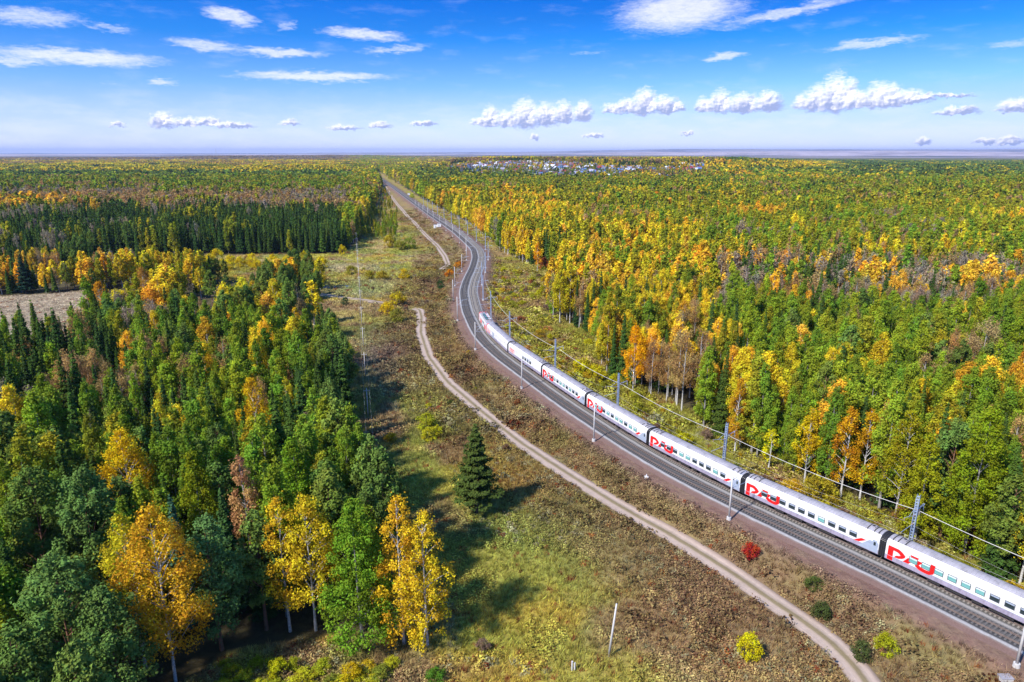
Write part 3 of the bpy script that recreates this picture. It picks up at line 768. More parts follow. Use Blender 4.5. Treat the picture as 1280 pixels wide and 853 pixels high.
def forest_points():
    out = []
    for (r0, r1, sp) in ((38, 330, 3.95), (330, 800, 4.7), (800, 1500, 6.6), (1500, 2600, 8.6)):
        X, Y = jitter_grid(-r1*.88, r1*.88, 10, r1, sp, RNG)
        r = np.hypot(X, Y+30)
        k = (r >= r0+30) & (r < r1+30) & (np.abs(X) < (Y+75)*.86)
        out.append(np.stack([X[k], Y[k], np.full(k.sum(), sp)], 1))
    P = np.vstack(out); X, Y = P[:, 0], P[:, 1]
    u, v, dep = project(X, Y, 0.0)
    wob = (fbm(X, Y, 16, 77)-.5)*np.clip(4000/dep, 3, 26)
    opn = inpoly(u+wob, v+wob*.4, OPEN) | inpoly(u+wob, v, FIELD)
    dt = dist_line(X, Y, CL)
    uz, vz, _ = project(X, Y, terrain(X, Y)); ut, vt, _ = project(X, Y, terrain(X, Y)+15); vil = (inpoly(uz, vz, VILLAGE) | inpoly(ut, vt+1, VILLAGE)) & (RNG.uniform(0, 1, len(u)) > np.where(fbm(X, Y, 120, 19) > .52, .5, .2))
    near_track = (np.abs(dt) < np.where(Y > 420, 11.5, 15))
    for rl in RL: near_track |= np.abs(dist_line(X, Y, rl)) < 4
    keep = ~(opn | near_track | vil)
    strag = (u > 446) & (u < 496) & (v > 222) & (v < 312) & opn & (np.abs(dt) > 17) & (RNG.uniform(0, 1, len(u)) < .42*np.clip(fbm(X, Y, 40, 88)*3-.9, 0, 1.3))
    for rl in RL: strag &= np.abs(dist_line(X, Y, rl)) > 6
    keep |= strag
    keep &= ~((vn(X, Y, 9, 61) > .90) & (dep < 600))
    keep &= ~((u < 420) & (v > 335) & (v < 452) & (fbm(X, Y, 26, 63) > .47))
    return P[keep]
HEROES = [  # top pixel x, y, height, sort, width factor, tint, label
    (594, 534, 17.6, 'fir', 1.1, (.055, .075, .016), 'lone dark green fir standing in the middle of the clearing'),
    (186, 640, 24.4, 'birch', 1.5, (.64, .36, .02), 'large spreading gold and orange birch with pale branches, at the lower left of the wood'),
    (150, 648, 22.1, 'birch', 1.0, (.50, .40, .02), 'yellow-green birch touching the large orange birch on its far side'),
    (346, 623, 20.9, 'birch', .85, (.64, .42, .02), 'slim yellow birch at the wood edge, left of its twin beside the dark gap'),
    (380, 622, 20.9, 'birch', 1.3, (.60, .44, .02), 'full yellow birch with a bare white trunk, between a slim birch and a green poplar'),
    (441, 628, 21.5, 'aspen', 1.7, (.17, .28, .02), 'bright green poplar at the corner of the wood, leaves down to the ground'),
    (496, 624, 22.1, 'birch', 1.15, (.66, .40, .02), 'tall golden birch beside the green poplar'),
    (528, 642, 20.4, 'birch', 1.25, (.62, .43, .02), 'golden birch with pale lower trunk, the outermost one at the meadow'),
    (66, 702, 22.1, 'pine', 1.6, (.115, .190, .040), 'broad blue-green pine filling the bottom left corner'),
    (128, 742, 18.6, 'pine', 1.5, (.10, .165, .035), 'grey-green pine under the orange birch'),
    (12, 790, 17.5, 'pine', 1.6, (.11, .18, .036), 'pine cut by the left edge, lowest of the wood'),
    (35, 588, 23.2, 'pine', 1.3, (.11, .17, .03), 'grey-green pine beside a rusty birch at the left edge'),
    (98, 590, 23.2, 'pine', 1.35, (.11, .185, .04), 'blue-green pine standing behind the spreading orange birch'),
    (256, 652, 19.7, 'pine', 1.3, (.10, .185, .05), 'bluish pine right of the orange birch'),
    (212, 622, 20.9, 'spruce', .9, (.045, .10, .05), 'small bluish spruce just above the orange birch'),
    (150, 538, 22.1, 'birch', 1.35, (.66, .42, .012), 'bright yellow birch surrounded by dark spruces in the left wood'),
    (365, 552, 23.2, 'aspen', 1.25, (.15, .24, .014), 'bright green broadleaf tree at the right side of the left wood'),
    (240, 568, 20.9, 'aspen', 1.2, (.22, .25, .012), 'lime green tree rising in front of dark spruces'),
    (298, 567, 20.9, 'birch', .62, (.50, .27, .11), 'pinkish brown birch, narrow, in the left wood'),
    (313, 473, 21.2, 'birch', 1.1, (.62, .38, .012), 'small yellow birch in the upper part of the left wood'),
    (122, 353, 19.0, 'birch', 1.7, (.60, .28, .012), 'round orange tree at the end of the beige field'),
    (176, 334, 20.2, 'birch', 1.5, (.46, .23, .04), 'large tan-orange birch behind the round orange tree'),
    (345, 374, 20.2, 'birch', 1.2, (.68, .36, .012), 'orange-yellow birch near the edge of the pines'),
    (368, 385, 16.8, 'birch', 1.1, (.68, .42, .012), 'bright yellow birch at the right end of the autumn row'),
    (255, 380, 16.8, 'birch', 2.0, (.42, .40, .012), 'wide yellow-green crown among the autumn trees'),
    (315, 350, 15.7, 'birch', 1.0, (.66, .40, .012), 'yellow birch leaning on the dark pines'),
    (24, 318, 19.0, 'spruce', 1.7, (.018, .045, .026), 'dark solitary spruce at the far end of the beige field'),
    (795, 405, 20.0, 'birch', 1.15, (.78, .36, .008), 'glowing orange birch at the edge of the right wood'),
    (755, 375, 13.4, 'birch', 1.1, (.70, .36, .012), 'orange-yellow young birch beside the brown clearing'),
    (672, 302, 16.8, 'birch', .9, (.78, .34, .008), 'slim orange birch over a red bush across the curve'),
    (665, 290, 16.8, 'birch', .9, (.66, .42, .012), 'yellow birch behind the slim orange one'),
    (1240, 515, 25.6, 'aspen', 1.35, (.22, .27, .012), 'tall yellow-green poplar near the right edge'),
    (1166, 547, 19.7, 'aspen', 1.1, (.30, .30, .012), 'yellow-green aspen with an orange tip by the nearest steel mast'),
    (1140, 517, 20.9, 'birch', 1.05, (.32, .28, .012), 'olive birch with a visible pale trunk'),
    (1066, 513, 18.6, 'birch', .95, (.55, .27, .012), 'left one of two orange birches at the edge of the right wood'),
    (1091, 515, 18.6, 'birch', .9, (.52, .30, .012), 'right one of two orange birches at the edge of the right wood'),
    (1017, 512, 16.3, 'birch', 1.15, (.62, .44, .012), 'small bright yellow birch in front of the right wood'),
    (966, 538, 9.3, 'birch', 1.1, (.60, .50, .012), 'short yellow birch, first of the right wood edge'),
    (927, 474, 17.5, 'birch', .8, (.50, .25, .015), 'slender orange-brown birch in the wood edge behind the train'),
    (867, 425, 16.2, 'birch', 1.0, (.60, .36, .012), 'yellow-orange birch beside the glowing orange one'),
    (783, 345, 19.0, 'spruce', 1.0, (.022, .05, .02), 'dark pointed spruce among yellow birches'),
    (843, 370, 15.7, 'aspen', 1.2, (.14, .21, .014), 'green poplar amid orange crowns'),
]
def build_forest():
    P = forest_points(); X, Y, sp = P.T
    n = len(X)
    rng = RNG
    Z0 = terrain(X, Y)
    H = rng.normal(18.6, 2.8, n); H = np.clip(H, 11, 25)+(fbm(X, Y, 50, 91)-.5)*6
    u0, v0, _ = project(X, Y, 0); uq, vq, _ = project(X, Y, Z0); H = np.where(inpoly(uq, vq, VILLAGE), H*.62, H); H = np.where((u0 < 410) & (v0 > 330) & (v0 < 425), H*.74, H); H = np.where((u0 > 446) & (u0 < 500) & (v0 < 312) & inpoly(u0, v0, OPEN), H*.42, H)
    Z = terrain(X, Y)
    u, v, dep = project(X, Y, Z+H*.6)
    jit = (fbm(X, Y, 45, 8)-.5)
    uu = u+jit*70; vv = v+jit*np.clip((v-190)*.35, 1.5, 30)
    W = weights(uu, vv); CW = np.cumsum(W, 1)
    Xw = X+(fbm(X, Y, 30, 301)-.5)*70; Yw = Y+(fbm(X, Y, 30, 302)-.5)*70; big = np.where(dep > 500, 46, 19)
    cell = (np.floor(Xw/big).astype(int)*73856093 ^ np.floor(Yw/big).astype(int)*19349663) & 0xffff
    q = np.where(rng.uniform(0, 1, n) < np.where(dep > 420, .66, .42), (cell*.6180339) % 1.0, rng.uniform(0, 1, n))
    si = (q[:, None] > CW).sum(1).clip(0, 7)
    heroes = []
    for hx, hy, hh, k, wf, tint, lab in HEROES:
        g = ground(hx, hy, hh)
        heroes.append((g, hh, k, wf, tint, lab))
    keep = np.ones(n, bool)
    for g, hh, k, wf, tint, lab in heroes:
        dd = np.hypot(X-g[0], Y-g[1]); keep &= dd > 2.3*wf+1.0
        # nothing tall right in front of these, as the photograph shows them whole
        front = (np.abs(X-g[0]*Y/g[1]) < 3.2*wf) & (Y < g[1]) & (Y > g[1]-9)
        keep &= ~front
    X, Y, Z, H, u, v, dep, si, sp = [a[keep] for a in (X, Y, Z, H, u, v, dep, si, sp)]
    n = len(X)
    tint = np.zeros((n, 3))
    for i, s in enumerate(SORT):
        T = np.array(TINT[s]); m = si == i
        a = rng.integers(0, 3, m.sum()); b = rng.integers(0, 3, m.sum()); t = rng.uniform(0, 1, m.sum())[:, None]
        tint[m] = T[a]*t+T[b]*(1-t)
    tint *= rng.uniform(.78, 1.2, n)[:, None]
    tint[:, 0] *= rng.uniform(.88, 1.14, n)
    kinds = np.array([SKIND[s] for s in SORT])[si]
    wid = np.where(kinds == 'spruce', rng.uniform(.66, .98, n), rng.uniform(.72, 1.12, n))*np.where((v > 330) & (v < 410) & (u < 420) & (kinds == 'birch'), 1.35, 1)*np.clip(sp/5.0, 1, 1.35)
    H = np.where(kinds == 'bare', H*1.02, H)
    rot = rng.uniform(0, 2*PI, n)
    # individuals: of each kind the ones that show largest
    inview = (u > -25) & (u < 1305) & (v > 150) & (v < 900)
    single = np.zeros(n, bool)
    for k, lim in (('spruce', 270), ('pine', 240), ('birch', 240), ('aspen', 270), ('bare', 200)):
        idx = np.where((kinds == k) & inview)[0]
        idx = idx[np.argsort(dep[idx])][:lim]; single[idx] = True
    NAME = dict(spruce='spruce_tree', pine='pine_tree', birch='birch_tree', aspen='aspen_tree', bare='bare_tree', fir='fir_tree')
    CATW = dict(spruce='spruce', pine='pine', birch='birch', aspen='aspen', bare='birch', fir='fir')
    DESC = dict(S='dark narrow spruce', P='grey-green pine', L='bright green tree', Y='yellow birch', O='orange birch',
                G='olive green tree', R='rusty half-bare tree', B='bare grey-brown tree')
    def where_(ui, vi, d):
        if ui < 520:
            side = 'near the left edge' if ui < 110 else ('left of its middle' if ui < 220 else ('right of its middle' if ui < 330 else 'on its clearing side'))
            if vi > 610: return 'at the near end of the left wood, '+side
            if vi > 500: return 'halfway up the dense left wood, '+side
            if vi > 450: return 'far up the dense left wood, '+side
            if vi > 398: return 'at the back rows of the left wood, '+side
            return 'in the mixed wood beyond the beige field, '+side
        bay = ('behind the railway curve' if ui < 700 else 'behind the locomotive end of the train' if ui < 790 else 'above the middle of the train' if ui < 900 else
               'above the second steel mast' if ui < 1010 else 'between the two nearest steel masts' if ui < 1120 else 'above the nearest steel mast' if ui < 1200 else 'by the right edge')
        row = 'in the front rows' if vi > 520 else 'several rows into the wood' if vi > 450 else 'deep in the wood' if vi > 390 else 'far back in the wood'
        return row+', '+bay
    for i in np.where(single)[0]:
        k = kinds[i]; var = int(i) % (4 if k != 'bare' else 3); cm, tm = sep_meshes(k, var)
        lab = DESC[SORT[si[i]]]+' '+where_(u[i], v[i], dep[i])
        r = link(NAME[k], None, None, (X[i], Y[i], Z[i]), (0, 0, rot[i]), (wid[i]*H[i]/18, wid[i]*H[i]/18, H[i]/18))
        tag(r, lab, CATW[k], 'trees: '+lab)
        link('trunk', tm, r); c = link('crown', cm, r); c['tint'] = [float(a) for a in tint[i]]
    for j, (g, hh, k, wf, tt, lab) in enumerate(heroes):
        own = k in ('birch', 'aspen', 'pine')
        cm, tm = hero_meshes(k, hh, 2.75*wf*hh/18, 4000+j) if own else sep_meshes(k, j % 4 if k != 'fir' else 0)
        z = float(terrain(np.array([g[0]]), np.array([g[1]]))[0]); h0 = 17 if k in ('fir', 'bare') else 18
        r = link(NAME[k], None, None, (g[0], g[1], z), (0, 0, j*1.7), (1, 1, 1) if own else (wf*hh/h0, wf*hh/h0, hh/h0))
        tag(r, lab, CATW[k]); link('trunk', tm, r); c = link('crown', cm, r); c['tint'] = list(tt)
    # the rest: one mass
    rest = ~single
    KL = ['spruce', 'pine', 'birch', 'aspen', 'bare']; protos = []; table = {}
    for lod, nv in ((0, 2), (1, 3), (2, 3), (3, 3)):
        for k in KL:
            for a in range(nv):
                table[(k, lod, a)] = len(protos); protos.append(comb_mesh(k, lod, a))
    lod = np.select([dep < 260, dep < 620, dep < 1300], [0, 1, 2], 3)
    va = rng.integers(0, 60, n)
    idx = np.array([table[(kinds[i], lod[i], va[i] % (2 if lod[i] == 0 else 3))] for i in range(n)])
    sc3 = np.stack([wid*H/18, wid*H/18, H/18], 1)
    # far away: whole patches of wood
    pr = []; pt = []
    for r0, r1, s in ((2600, 5600, 30), (5600, 9200, 46)):
        GXp, GYp = jitter_grid(-r1*.85, r1*.85, 500, r1, s, rng)
        r = np.hypot(GXp, GYp+30); kk = (r > r0+25) & (r < r1) & (np.abs(GXp) < (GYp+75)*.83)
        uu, vv, _ = project(GXp, GYp, terrain(GXp, GYp, np.full(len(GXp), 1e9)))
        kk &= ~((uu > 640) & (r > 5600+(fbm(GXp, GYp, 900, 4)-.5)*1500))
        kk &= ~((inpoly(uu, vv, VILLAGE) | inpoly(uu, vv-3, VILLAGE)) & (rng.uniform(0, 1, len(uu)) > .30))
        dcl = np.abs(dist_line(GXp, GYp, CL)); kk &= dcl > 26
        pr.append(np.stack([GXp[kk], GYp[kk], np.full(kk.sum(), s/30)], 1))
    Q = np.vstack(pr); qn = len(Q)
    qz = terrain(Q[:, 0], Q[:, 1], np.full(qn, 1e9))
    qu, qv, _ = project(Q[:, 0], Q[:, 1], qz+12); jj = (fbm(Q[:, 0], Q[:, 1], 260, 31)-.5)
    QW = np.cumsum(weights(qu+jj*60, qv+jj*6), 1)
    qs = ((np.where(rng.uniform(0, 1, qn) < .8, (vn(Q[:, 0], Q[:, 1]*.5, 110, 3)*2.3) % 1.0, rng.uniform(0, 1, qn)))[:, None] > QW).sum(1).clip(0, 7)
    qt = np.array([TINT[s][0] for s in SORT])[qs]*rng.uniform(.75, 1.2, qn)[:, None]
    base = len(protos); PK = ['spruce', 'aspen', 'birch']
    for a, k in enumerate(PK):
        for b in range(3):
            rg = np.random.default_rng(900+a*3+b); VV = []; FF = []; AA = []; o = 0
            for t in range(30):
                V, Fc, va_, tb, hh = make_species(k, 3, 1000+t+b*40)
                x, y = (t % 6)*6.2-15+rg.uniform(-2.2, 2.2), (t//6)*7.0-14+rg.uniform(-2.2, 2.2); s = rg.uniform(.75, 1.2)
                V = V*np.array([s*1.25, s*1.25, s])+np.array([x, y, 0]); tv = rg.uniform(0, 1)
                VV.append(V); FF.append(Fc+o); AA.append(np.clip(va_*.4+tv*.6, 0, 1)); o += len(V)
            protos.append(mesh_np('patch', np.vstack(VV), np.vstack(FF), [LEAFM[k]], attrs={'leafvar': ('POINT', 'FLOAT', np.concatenate(AA))}))
    qk = np.array([0, 1, 1, 2, 2, 1, 2, 2])[qs]
    qidx = base+qk*3+rng.integers(0, 3, qn)
    hr = rng.uniform(.85, 1.15, qn)
    PX = np.r_[X[rest], Q[:, 0]]; PY = np.r_[Y[rest], Q[:, 1]]; PZ = np.r_[Z[rest], qz]
    S3 = np.vstack([sc3[rest], np.stack([Q[:, 2]*1.05, Q[:, 2]*1.05, hr], 1)])
    instancer('forest', np.stack([PX, PY, PZ], 1), np.r_[idx[rest], qidx], np.r_[rot[rest], rng.integers(0, 4, qn)*PI/2], S3, np.vstack([tint[rest], qt]), protos)
    print('forest: single', single.sum(), 'mass', rest.sum(), 'patches', qn, {k: int(((kinds == k) & inview).sum()) for k in KL})
def instancer(name, P, idx, rot, scale, tint, protos):
    col = bpy.data.collections.new(name+'_kinds')
    for i, m in enumerate(protos):
        o = bpy.data.objects.new('%s_kind_%03d' % (name, i), m); col.objects.link(o)
    me = bpy.data.meshes.new(name); me.vertices.add(len(P)); me.vertices.foreach_set('co', P.astype(np.float32).ravel())
    a = me.attributes.new('pick', 'INT', 'POINT'); a.data.foreach_set('value', idx.astype(np.int32))
    a = me.attributes.new('turn', 'FLOAT_VECTOR', 'POINT'); a.data.foreach_set('vector', np.stack([rot*0, rot*0, rot], 1).astype(np.float32).ravel())
    a = me.attributes.new('size', 'FLOAT_VECTOR', 'POINT'); a.data.foreach_set('vector', scale.astype(np.float32).ravel())
    a = me.attributes.new('tint', 'FLOAT_COLOR', 'POINT'); a.data.foreach_set('color', np.c_[tint, np.ones(len(P))].astype(np.float32).ravel())
    o = link(name, me); tag(o, kind='stuff')
    g = bpy.data.node_groups.new(name+'_scatter', 'GeometryNodeTree')
    g.interface.new_socket('Geometry', in_out='INPUT', socket_type='NodeSocketGeometry'); g.interface.new_socket('Geometry', in_out='OUTPUT', socket_type='NodeSocketGeometry')
    gi = g.nodes.new('NodeGroupInput'); go = g.nodes.new('NodeGroupOutput'); ip = g.nodes.new('GeometryNodeInstanceOnPoints'); ci = g.nodes.new('GeometryNodeCollectionInfo')
    ci.inputs['Collection'].default_value = col; ci.inputs['Separate Children'].default_value = True; ci.inputs['Reset Children'].default_value = True
    ip.inputs['Pick Instance'].default_value = True
    def na(nm, typ):
        x = g.nodes.new('GeometryNodeInputNamedAttribute'); x.data_type = typ; x.inputs[0].default_value = nm; return [s for s in x.outputs if s.enabled and s.name == 'Attribute'][0]
    g.links.new(gi.outputs[0], ip.inputs['Points']); g.links.new(ci.outputs[0], ip.inputs['Instance'])
    g.links.new(na('pick', 'INT'), ip.inputs['Instance Index']); g.links.new(na('turn', 'FLOAT_VECTOR'), ip.inputs['Rotation']); g.links.new(na('size', 'FLOAT_VECTOR'), ip.inputs['Scale'])
    g.links.new(ip.outputs[0], go.inputs[0])
    md = o.modifiers.new('scatter', 'NODES'); md.node_group = g
    return o
build_forest()
print('forest', round(time.time()-T0, 1))
# ------------------------------------------------------------------ the passenger train
M_WHITE = mat('white_coach_paint', (.74, .73, .74), .35, noise=.16, nscale=1.6, spec=.5, streak=(1, 1, .25))
M_SKIRT = mat('lilac_grey_paint', (.33, .29, .38), .5, noise=.35, nscale=1.6, streak=(1, 1, .3))
M_PANEL = mat('blue_grey_paint', (.33, .38, .48), .45, noise=.1, nscale=1.2)
M_ROOF = mat('grey_roof', (.32, .30, .33), .6, noise=.35, nscale=.7)
M_RED = mat('red_paint', (.72, .015, .015), .4)
M_BLACK = mat('black_rubber', (.02, .02, .025), .7)
M_UNDER = mat('underframe', (.035, .032, .032), .8, noise=.3, nscale=2)
M_GLASSD = mat('dark_window_glass', (.015, .03, .035), .08, spec=.8)
M_GLASST = mat('teal_window_glass', (.16, .40, .38), .12, spec=.8)
M_CURT = mat('window_blind', (.62, .70, .70), .6)
M_WFRAME = mat('window_rubber', (.10, .11, .12), .6)
M_EQUIP = mat('roof_equipment', (.10, .17, .19), .5)
SIDE = [(-1.46, .80), (-1.55, .92), (-1.56, 1.62), (-1.56, 3.30), (-1.50, 3.62), (-1.36, 3.88), (-1.10, 4.10), (-.75, 4.25), (-.38, 4.33), (0, 4.35)]
PROF = SIDE+[(-y, z) for y, z in SIDE[-2::-1]]
def shell(b, x0, x1, mats_of, prof=PROF, ends=True, mend=None, step=None, swell=0.0):
    n = len(prof); xs = [x0, x1]
    V = [(x, y*(1+swell), z+(swell*2 if z > 2 else 0)) for x in xs for y, z in prof]
    for i in range(n-1):
        b.add([V[i], V[i+1], V[n+i+1], V[n+i]], [(0, 3, 2, 1)], mats_of(i))
    b.add([V[0], V[n-1], V[2*n-1], V[n]], [(0, 1, 2, 3)], M_UNDER)
    if ends:
        b.add(V[:n], [tuple(range(n))], mend or M_WHITE); b.add(V[n:], [tuple(range(n))[::-1]], mend or M_WHITE)
nP = len(PROF)-1
def body_mats(i):
    j = min(i, nP-1-i)
    return M_SKIRT if j < 2 else (M_WHITE if j < 6 else M_ROOF)
def stroke(b, pts, wd, m, y0=-1.568, y1=-1.560, miter=True):
    """flat painted stroke along a polyline in the side wall (x, z)"""
    P = [np.array(p, float) for p in pts]; n = len(P); Lq = []; Rq = []
    ws = wd if hasattr(wd, '__len__') else [wd]*n
    for i in range(n):
        a = P[min(i+1, n-1)]-P[max(i-1, 0)]; a = a/np.linalg.norm(a); nn = np.array([-a[1], a[0]])
        Lq.append(P[i]+nn*ws[i]/2); Rq.append(P[i]-nn*ws[i]/2)
    V = [(p[0], y0, p[1]) for p in Lq]+[(p[0], y0, p[1]) for p in Rq]
    b.add(V, [(i, i+1, n+i+1, n+i) for i in range(n-1)], m)
def poly(b, pts, m, y0=-1.566):
    b.add([(x, y0, z) for x, z in pts], [tuple(range(len(pts)))[::-1]], m)
def logo_mesh():
    b = MB()
    poly(b, [(0, .97), (.82, .97), (.82, 3.28), (0, 3.28)], M_RED, -1.566)
    poly(b, [(.80, 3.28), (1.55, 3.28), (2.15, 3.02), (2.62, 2.62), (1.95, 2.34), (1.70, 2.56), (1.40, 2.70), (.80, 2.72)], M_RED, -1.5668)
    poly(b, [(2.63, 2.64), (2.55, 2.30), (2.20, 1.98), (1.70, 1.74), (1.00, 1.66), (1.25, 2.08), (1.70, 2.24), (1.96, 2.40)], M_RED, -1.5676)
    poly(b, [(2.30, 1.66), (3.15, 1.66), (3.95, 2.66), (3.35, 2.98), (3.05, 2.62)], M_RED, -1.566)
    poly(b, [(3.20, 3.28), (4.55, 3.28), (4.30, 2.93), (3.42, 2.93)], M_RED, -1.5684)
    poly(b, [(2.90, 2.52), (4.30, 2.52), (4.10, 2.22), (2.75, 2.22)], M_RED, -1.5676)
    poly(b, [(4.20, 2.86), (5.55, 2.86), (5.35, 2.56), (4.05, 2.56)], M_RED, -1.566)
    stroke(b, [(4.75, 2.70), (4.32, 2.38), (4.35, 2.02), (4.75, 1.78), (5.45, 1.68), (6.05, 1.72), (6.42, 1.98), (6.48, 2.45), (6.48, 3.24)], [.4, .62, .66, .6, .56, .58, .66, .68, .66], M_RED, -1.5672)
    return b
LOGO = logo_mesh().mesh('railway_logo')
def window_meshes():
    f = MB(); f.box((-.62, -1.59, -.47), (.62, -1.563, .47), M_WFRAME); fr = f.mesh('window_frame')
    out = []
    for g in (M_GLASSD, M_GLASST):
        p = MB(); p.box((-.53, -1.605, -.38), (.53, -1.588, .16), g); p.box((-.53, -1.609, .17), (.53, -1.588, .38), M_CURT if g is M_GLASST else M_PANEL)
        out.append(p.mesh('pane'))
    return fr, out
WF, WP = window_meshes()
def bogie_mesh():
    b = MB()
    for y in (-1.0, 1.0): b.box((-1.9, y-.12, .35), (1.9, y+.12, .72), M_UNDER); b.box((-.5, y-.2, .3), (.5, y+.2, .85), M_UNDER)
    b.box((-.4, -1.1, .45), (.4, 1.1, .85), M_UNDER)
    for x in (-1.2, 1.2):
        for y in (-.79, .79): b.tube([(x, y-.07, .47), (x, y+.07, .47)], .47, M_RAIL, 16)
        b.tube([(x, -.8, .47), (x, .8, .47)], .09, M_UNDER, 6)
    return b.mesh('bogie')
BOGIE = bogie_mesh()
def ribbed_roof(L, m, ribs=True, x0=.3, x1=None, step=.55):
    b = MB(); pr = [(y, z) for y, z in PROF if z > 4.05]
    x = x0; x1 = x1 or L-.3
    while x < x1:
        w = .05; V = []
        for xx in (x, x+w):
            for y, z in pr: V.append((xx, y*1.004, z+.004))
        k = len(pr)
        for xx in (x, x+w):
            for y, z in pr: V.append((xx, y*1.03, z+.03))
        for i in range(k-1):
            b.add([V[2*k+i], V[2*k+i+1], V[3*k+i+1], V[3*k+i]], [(0, 3, 2, 1)], m)
            b.add([V[i], V[i+1], V[2*k+i+1], V[2*k+i]], [(0, 1, 2, 3)], m); b.add([V[k+i], V[k+i+1], V[3*k+i+1], V[3*k+i]], [(0, 3, 2, 1)], m)
        x += step
    return b
LC = 24.4
def coach_body(win=True):
    b = MB(); shell(b, 0, LC, body_mats)
    # thin line between white side and skirt, door recess on the far end
    for sgn in (-1, 1):
        b.box((.02, sgn*1.563-.004, 1.60), (LC-.02, sgn*1.563+.004, 1.66), M_PANEL)
    if win:
        for k in range(10): b.box((LC-4.1-1.8*k-.55, 1.555, 2.1), (LC-4.1-1.8*k+.55, 1.575, 2.95), M_GLASSD)
    return b.mesh('body')
def make_coach(label, logo=1, wins=10, wx0=4.1, service=False, tone=0):
    t = thing('passenger_coach', (0, 0, 0), label, 'train coach', 'coaches of the long-distance train')
    kid(t, 'body', BODY0)
    rb = ribbed_roof(LC, M_ROOF)
    for x in (.55, 1.3, 2.4, LC-2.4, LC-1.3, LC-.6):                      # broad roof bands near both ends
        r2 = [(y, z) for y, z in PROF if z > 4.05]; n = len(r2)
        V = [(xx, y*1.05, z+.06) for xx in (x, x+.16) for y, z in r2]
        for i in range(n-1): rb.add([V[i], V[i+1], V[n+i+1], V[n+i]], [(0, 3, 2, 1)], M_UNDER)
    kid(t, 'roof_ribs', rb.mesh('roof_ribs'))
    v = MB()
    for x in (1.9, LC-1.8): v.box((x-.35, -.45, 4.3), (x+.35, .45, 4.5), M_ROOF); v.box((x-.2, -.2, 4.5), (x+.2, .2, 4.56), M_UNDER)
    kid(t, 'roof_vent', v.mesh('roof_vent'))
    if logo:
        tag(kid(t, 'railway_logo', LOGO, loc=(.35, 0, 0)), 'red railway letters painted over the side')
        s = MB(); poly(s, [(LC-4.05, 1.56), (LC-3.25, 1.56), (LC-1.95, 2.42), (LC-2.75, 2.42)], M_RED); kid(t, 'red_slash', s.mesh('red_slash'))
        g = MB(); poly(g, [(LC-3.2, 1.0), (LC-.1, 1.0), (LC-.1, 2.75), (LC-1.45, 2.75)], M_PANEL); kid(t, 'end_panel', g.mesh('end_panel'))
        d = MB(); d.box((LC-1.0, -1.585, 1.05), (LC-.3, -1.563, 3.05), M_PANEL); d.box((LC-.82, -1.60, 2.15), (LC-.48, -1.584, 2.75), M_GLASSD); kid(t, 'door', d.mesh('door'))
    rnd = random.Random(tone)
    for k in range(wins):
        x = wx0+1.8*k
        wo = kid(t, 'window', WF, loc=(x, 0, 2.53)); kid(wo, 'pane', WP[1 if rnd.random() < .45 else 0])
    for x in (3.2, LC-3.2): kid(t, 'bogie', BOGIE, loc=(x, 0, 0))
    u = MB()
    for x0, x1 in ((6.2, 8.0), (8.6, 11.5), (12.2, 13.6), (14.4, 17.4)):
        u.box((x0, -1.3, .35), (x1, 1.3, .9), M_UNDER)
    kid(t, 'underfloor_boxes', u.mesh('underfloor_boxes'))
    g = MB()
    shell(g, LC+.10, LC+1.0, lambda i: M_BLACK, [(y*.985, z-.02) for y, z in PROF], True, M_BLACK)
    for x in (LC+.12, LC+.42, LC+.72):
        g.box((x, -1.62, .95), (x+.13, -1.5, 3.6), M_BLACK)
        shell(g, x, x+.13, lambda i: M_BLACK, [(y*1.035, z+.05) for y, z in PROF], True, M_BLACK)
    kid(t, 'gangway_bellows', g.mesh('gangway_bellows'))
    return t
BODY0 = coach_body()
def put_vehicle(t, s_far, length, off=2.05):
    a, _ = at_s(s_far-2.5, off); b, _ = at_s(s_far-length+2.5, off)
    d = (b-a)/np.linalg.norm(b-a); o = a-d*2.5
    t.location = (o[0], o[1], RAIL_Z); t.rotation_euler = (0, 0, math.atan2(d[1], d[0]))
PITCHC = 25.45
sA = s_of(ground(1110, 700, 3.9))+1.1
COACH_LABELS = ['rear part of the train, white coach beyond the right edge of the photo', 'white coach cut by the right edge, nearest to the camera with the largest red letters', 'white coach with teal windows passing the leaning steel mast, second from the right edge',
                'white coach whose end panel has a dark round mark, third from the right edge', 'white coach with a thin concrete mast in front of its red letters', 'white coach with dark windows, second behind the short-windowed one']
first = None
for i in range(6):
    t = make_coach(COACH_LABELS[i], tone=i+3)
    put_vehicle(t, sA+PITCHC*(i-1), LC)
# service coach with four windows, then a windowless one, then the locomotive
t = make_coach('white service coach with only four windows near its middle', logo=0, wins=4, wx0=11.5, tone=20)
p = MB()
for x in (1.0, 2.3, 3.6): stroke(p, [(x, 1.6), (x+.3, 2.9), (x+1.0, 2.7), (x+.9, 1.8)], .32, M_RED)
tag(kid(t, 'railway_logo', p.mesh('railway_logo')), 'small red letters near the end')
put_vehicle(t, sA+PITCHC*5, LC)
t = thing('baggage_coach', (0, 0, 0), 'white windowless coach right behind the locomotive', 'train coach', 'coaches of the long-distance train')
kid(t, 'body', BODY0); kid(t, 'roof_ribs', ribbed_roof(LC, M_ROOF, step=1.4).mesh('roof_ribs'))
for x in (3.2, LC-3.2): kid(t, 'bogie', BOGIE, loc=(x, 0, 0))
p = MB(); p.box((7, -1.585, 1.1), (8.8, -1.563, 3.1), M_PANEL); kid(t, 'sliding_door', p.mesh('sliding_door'))
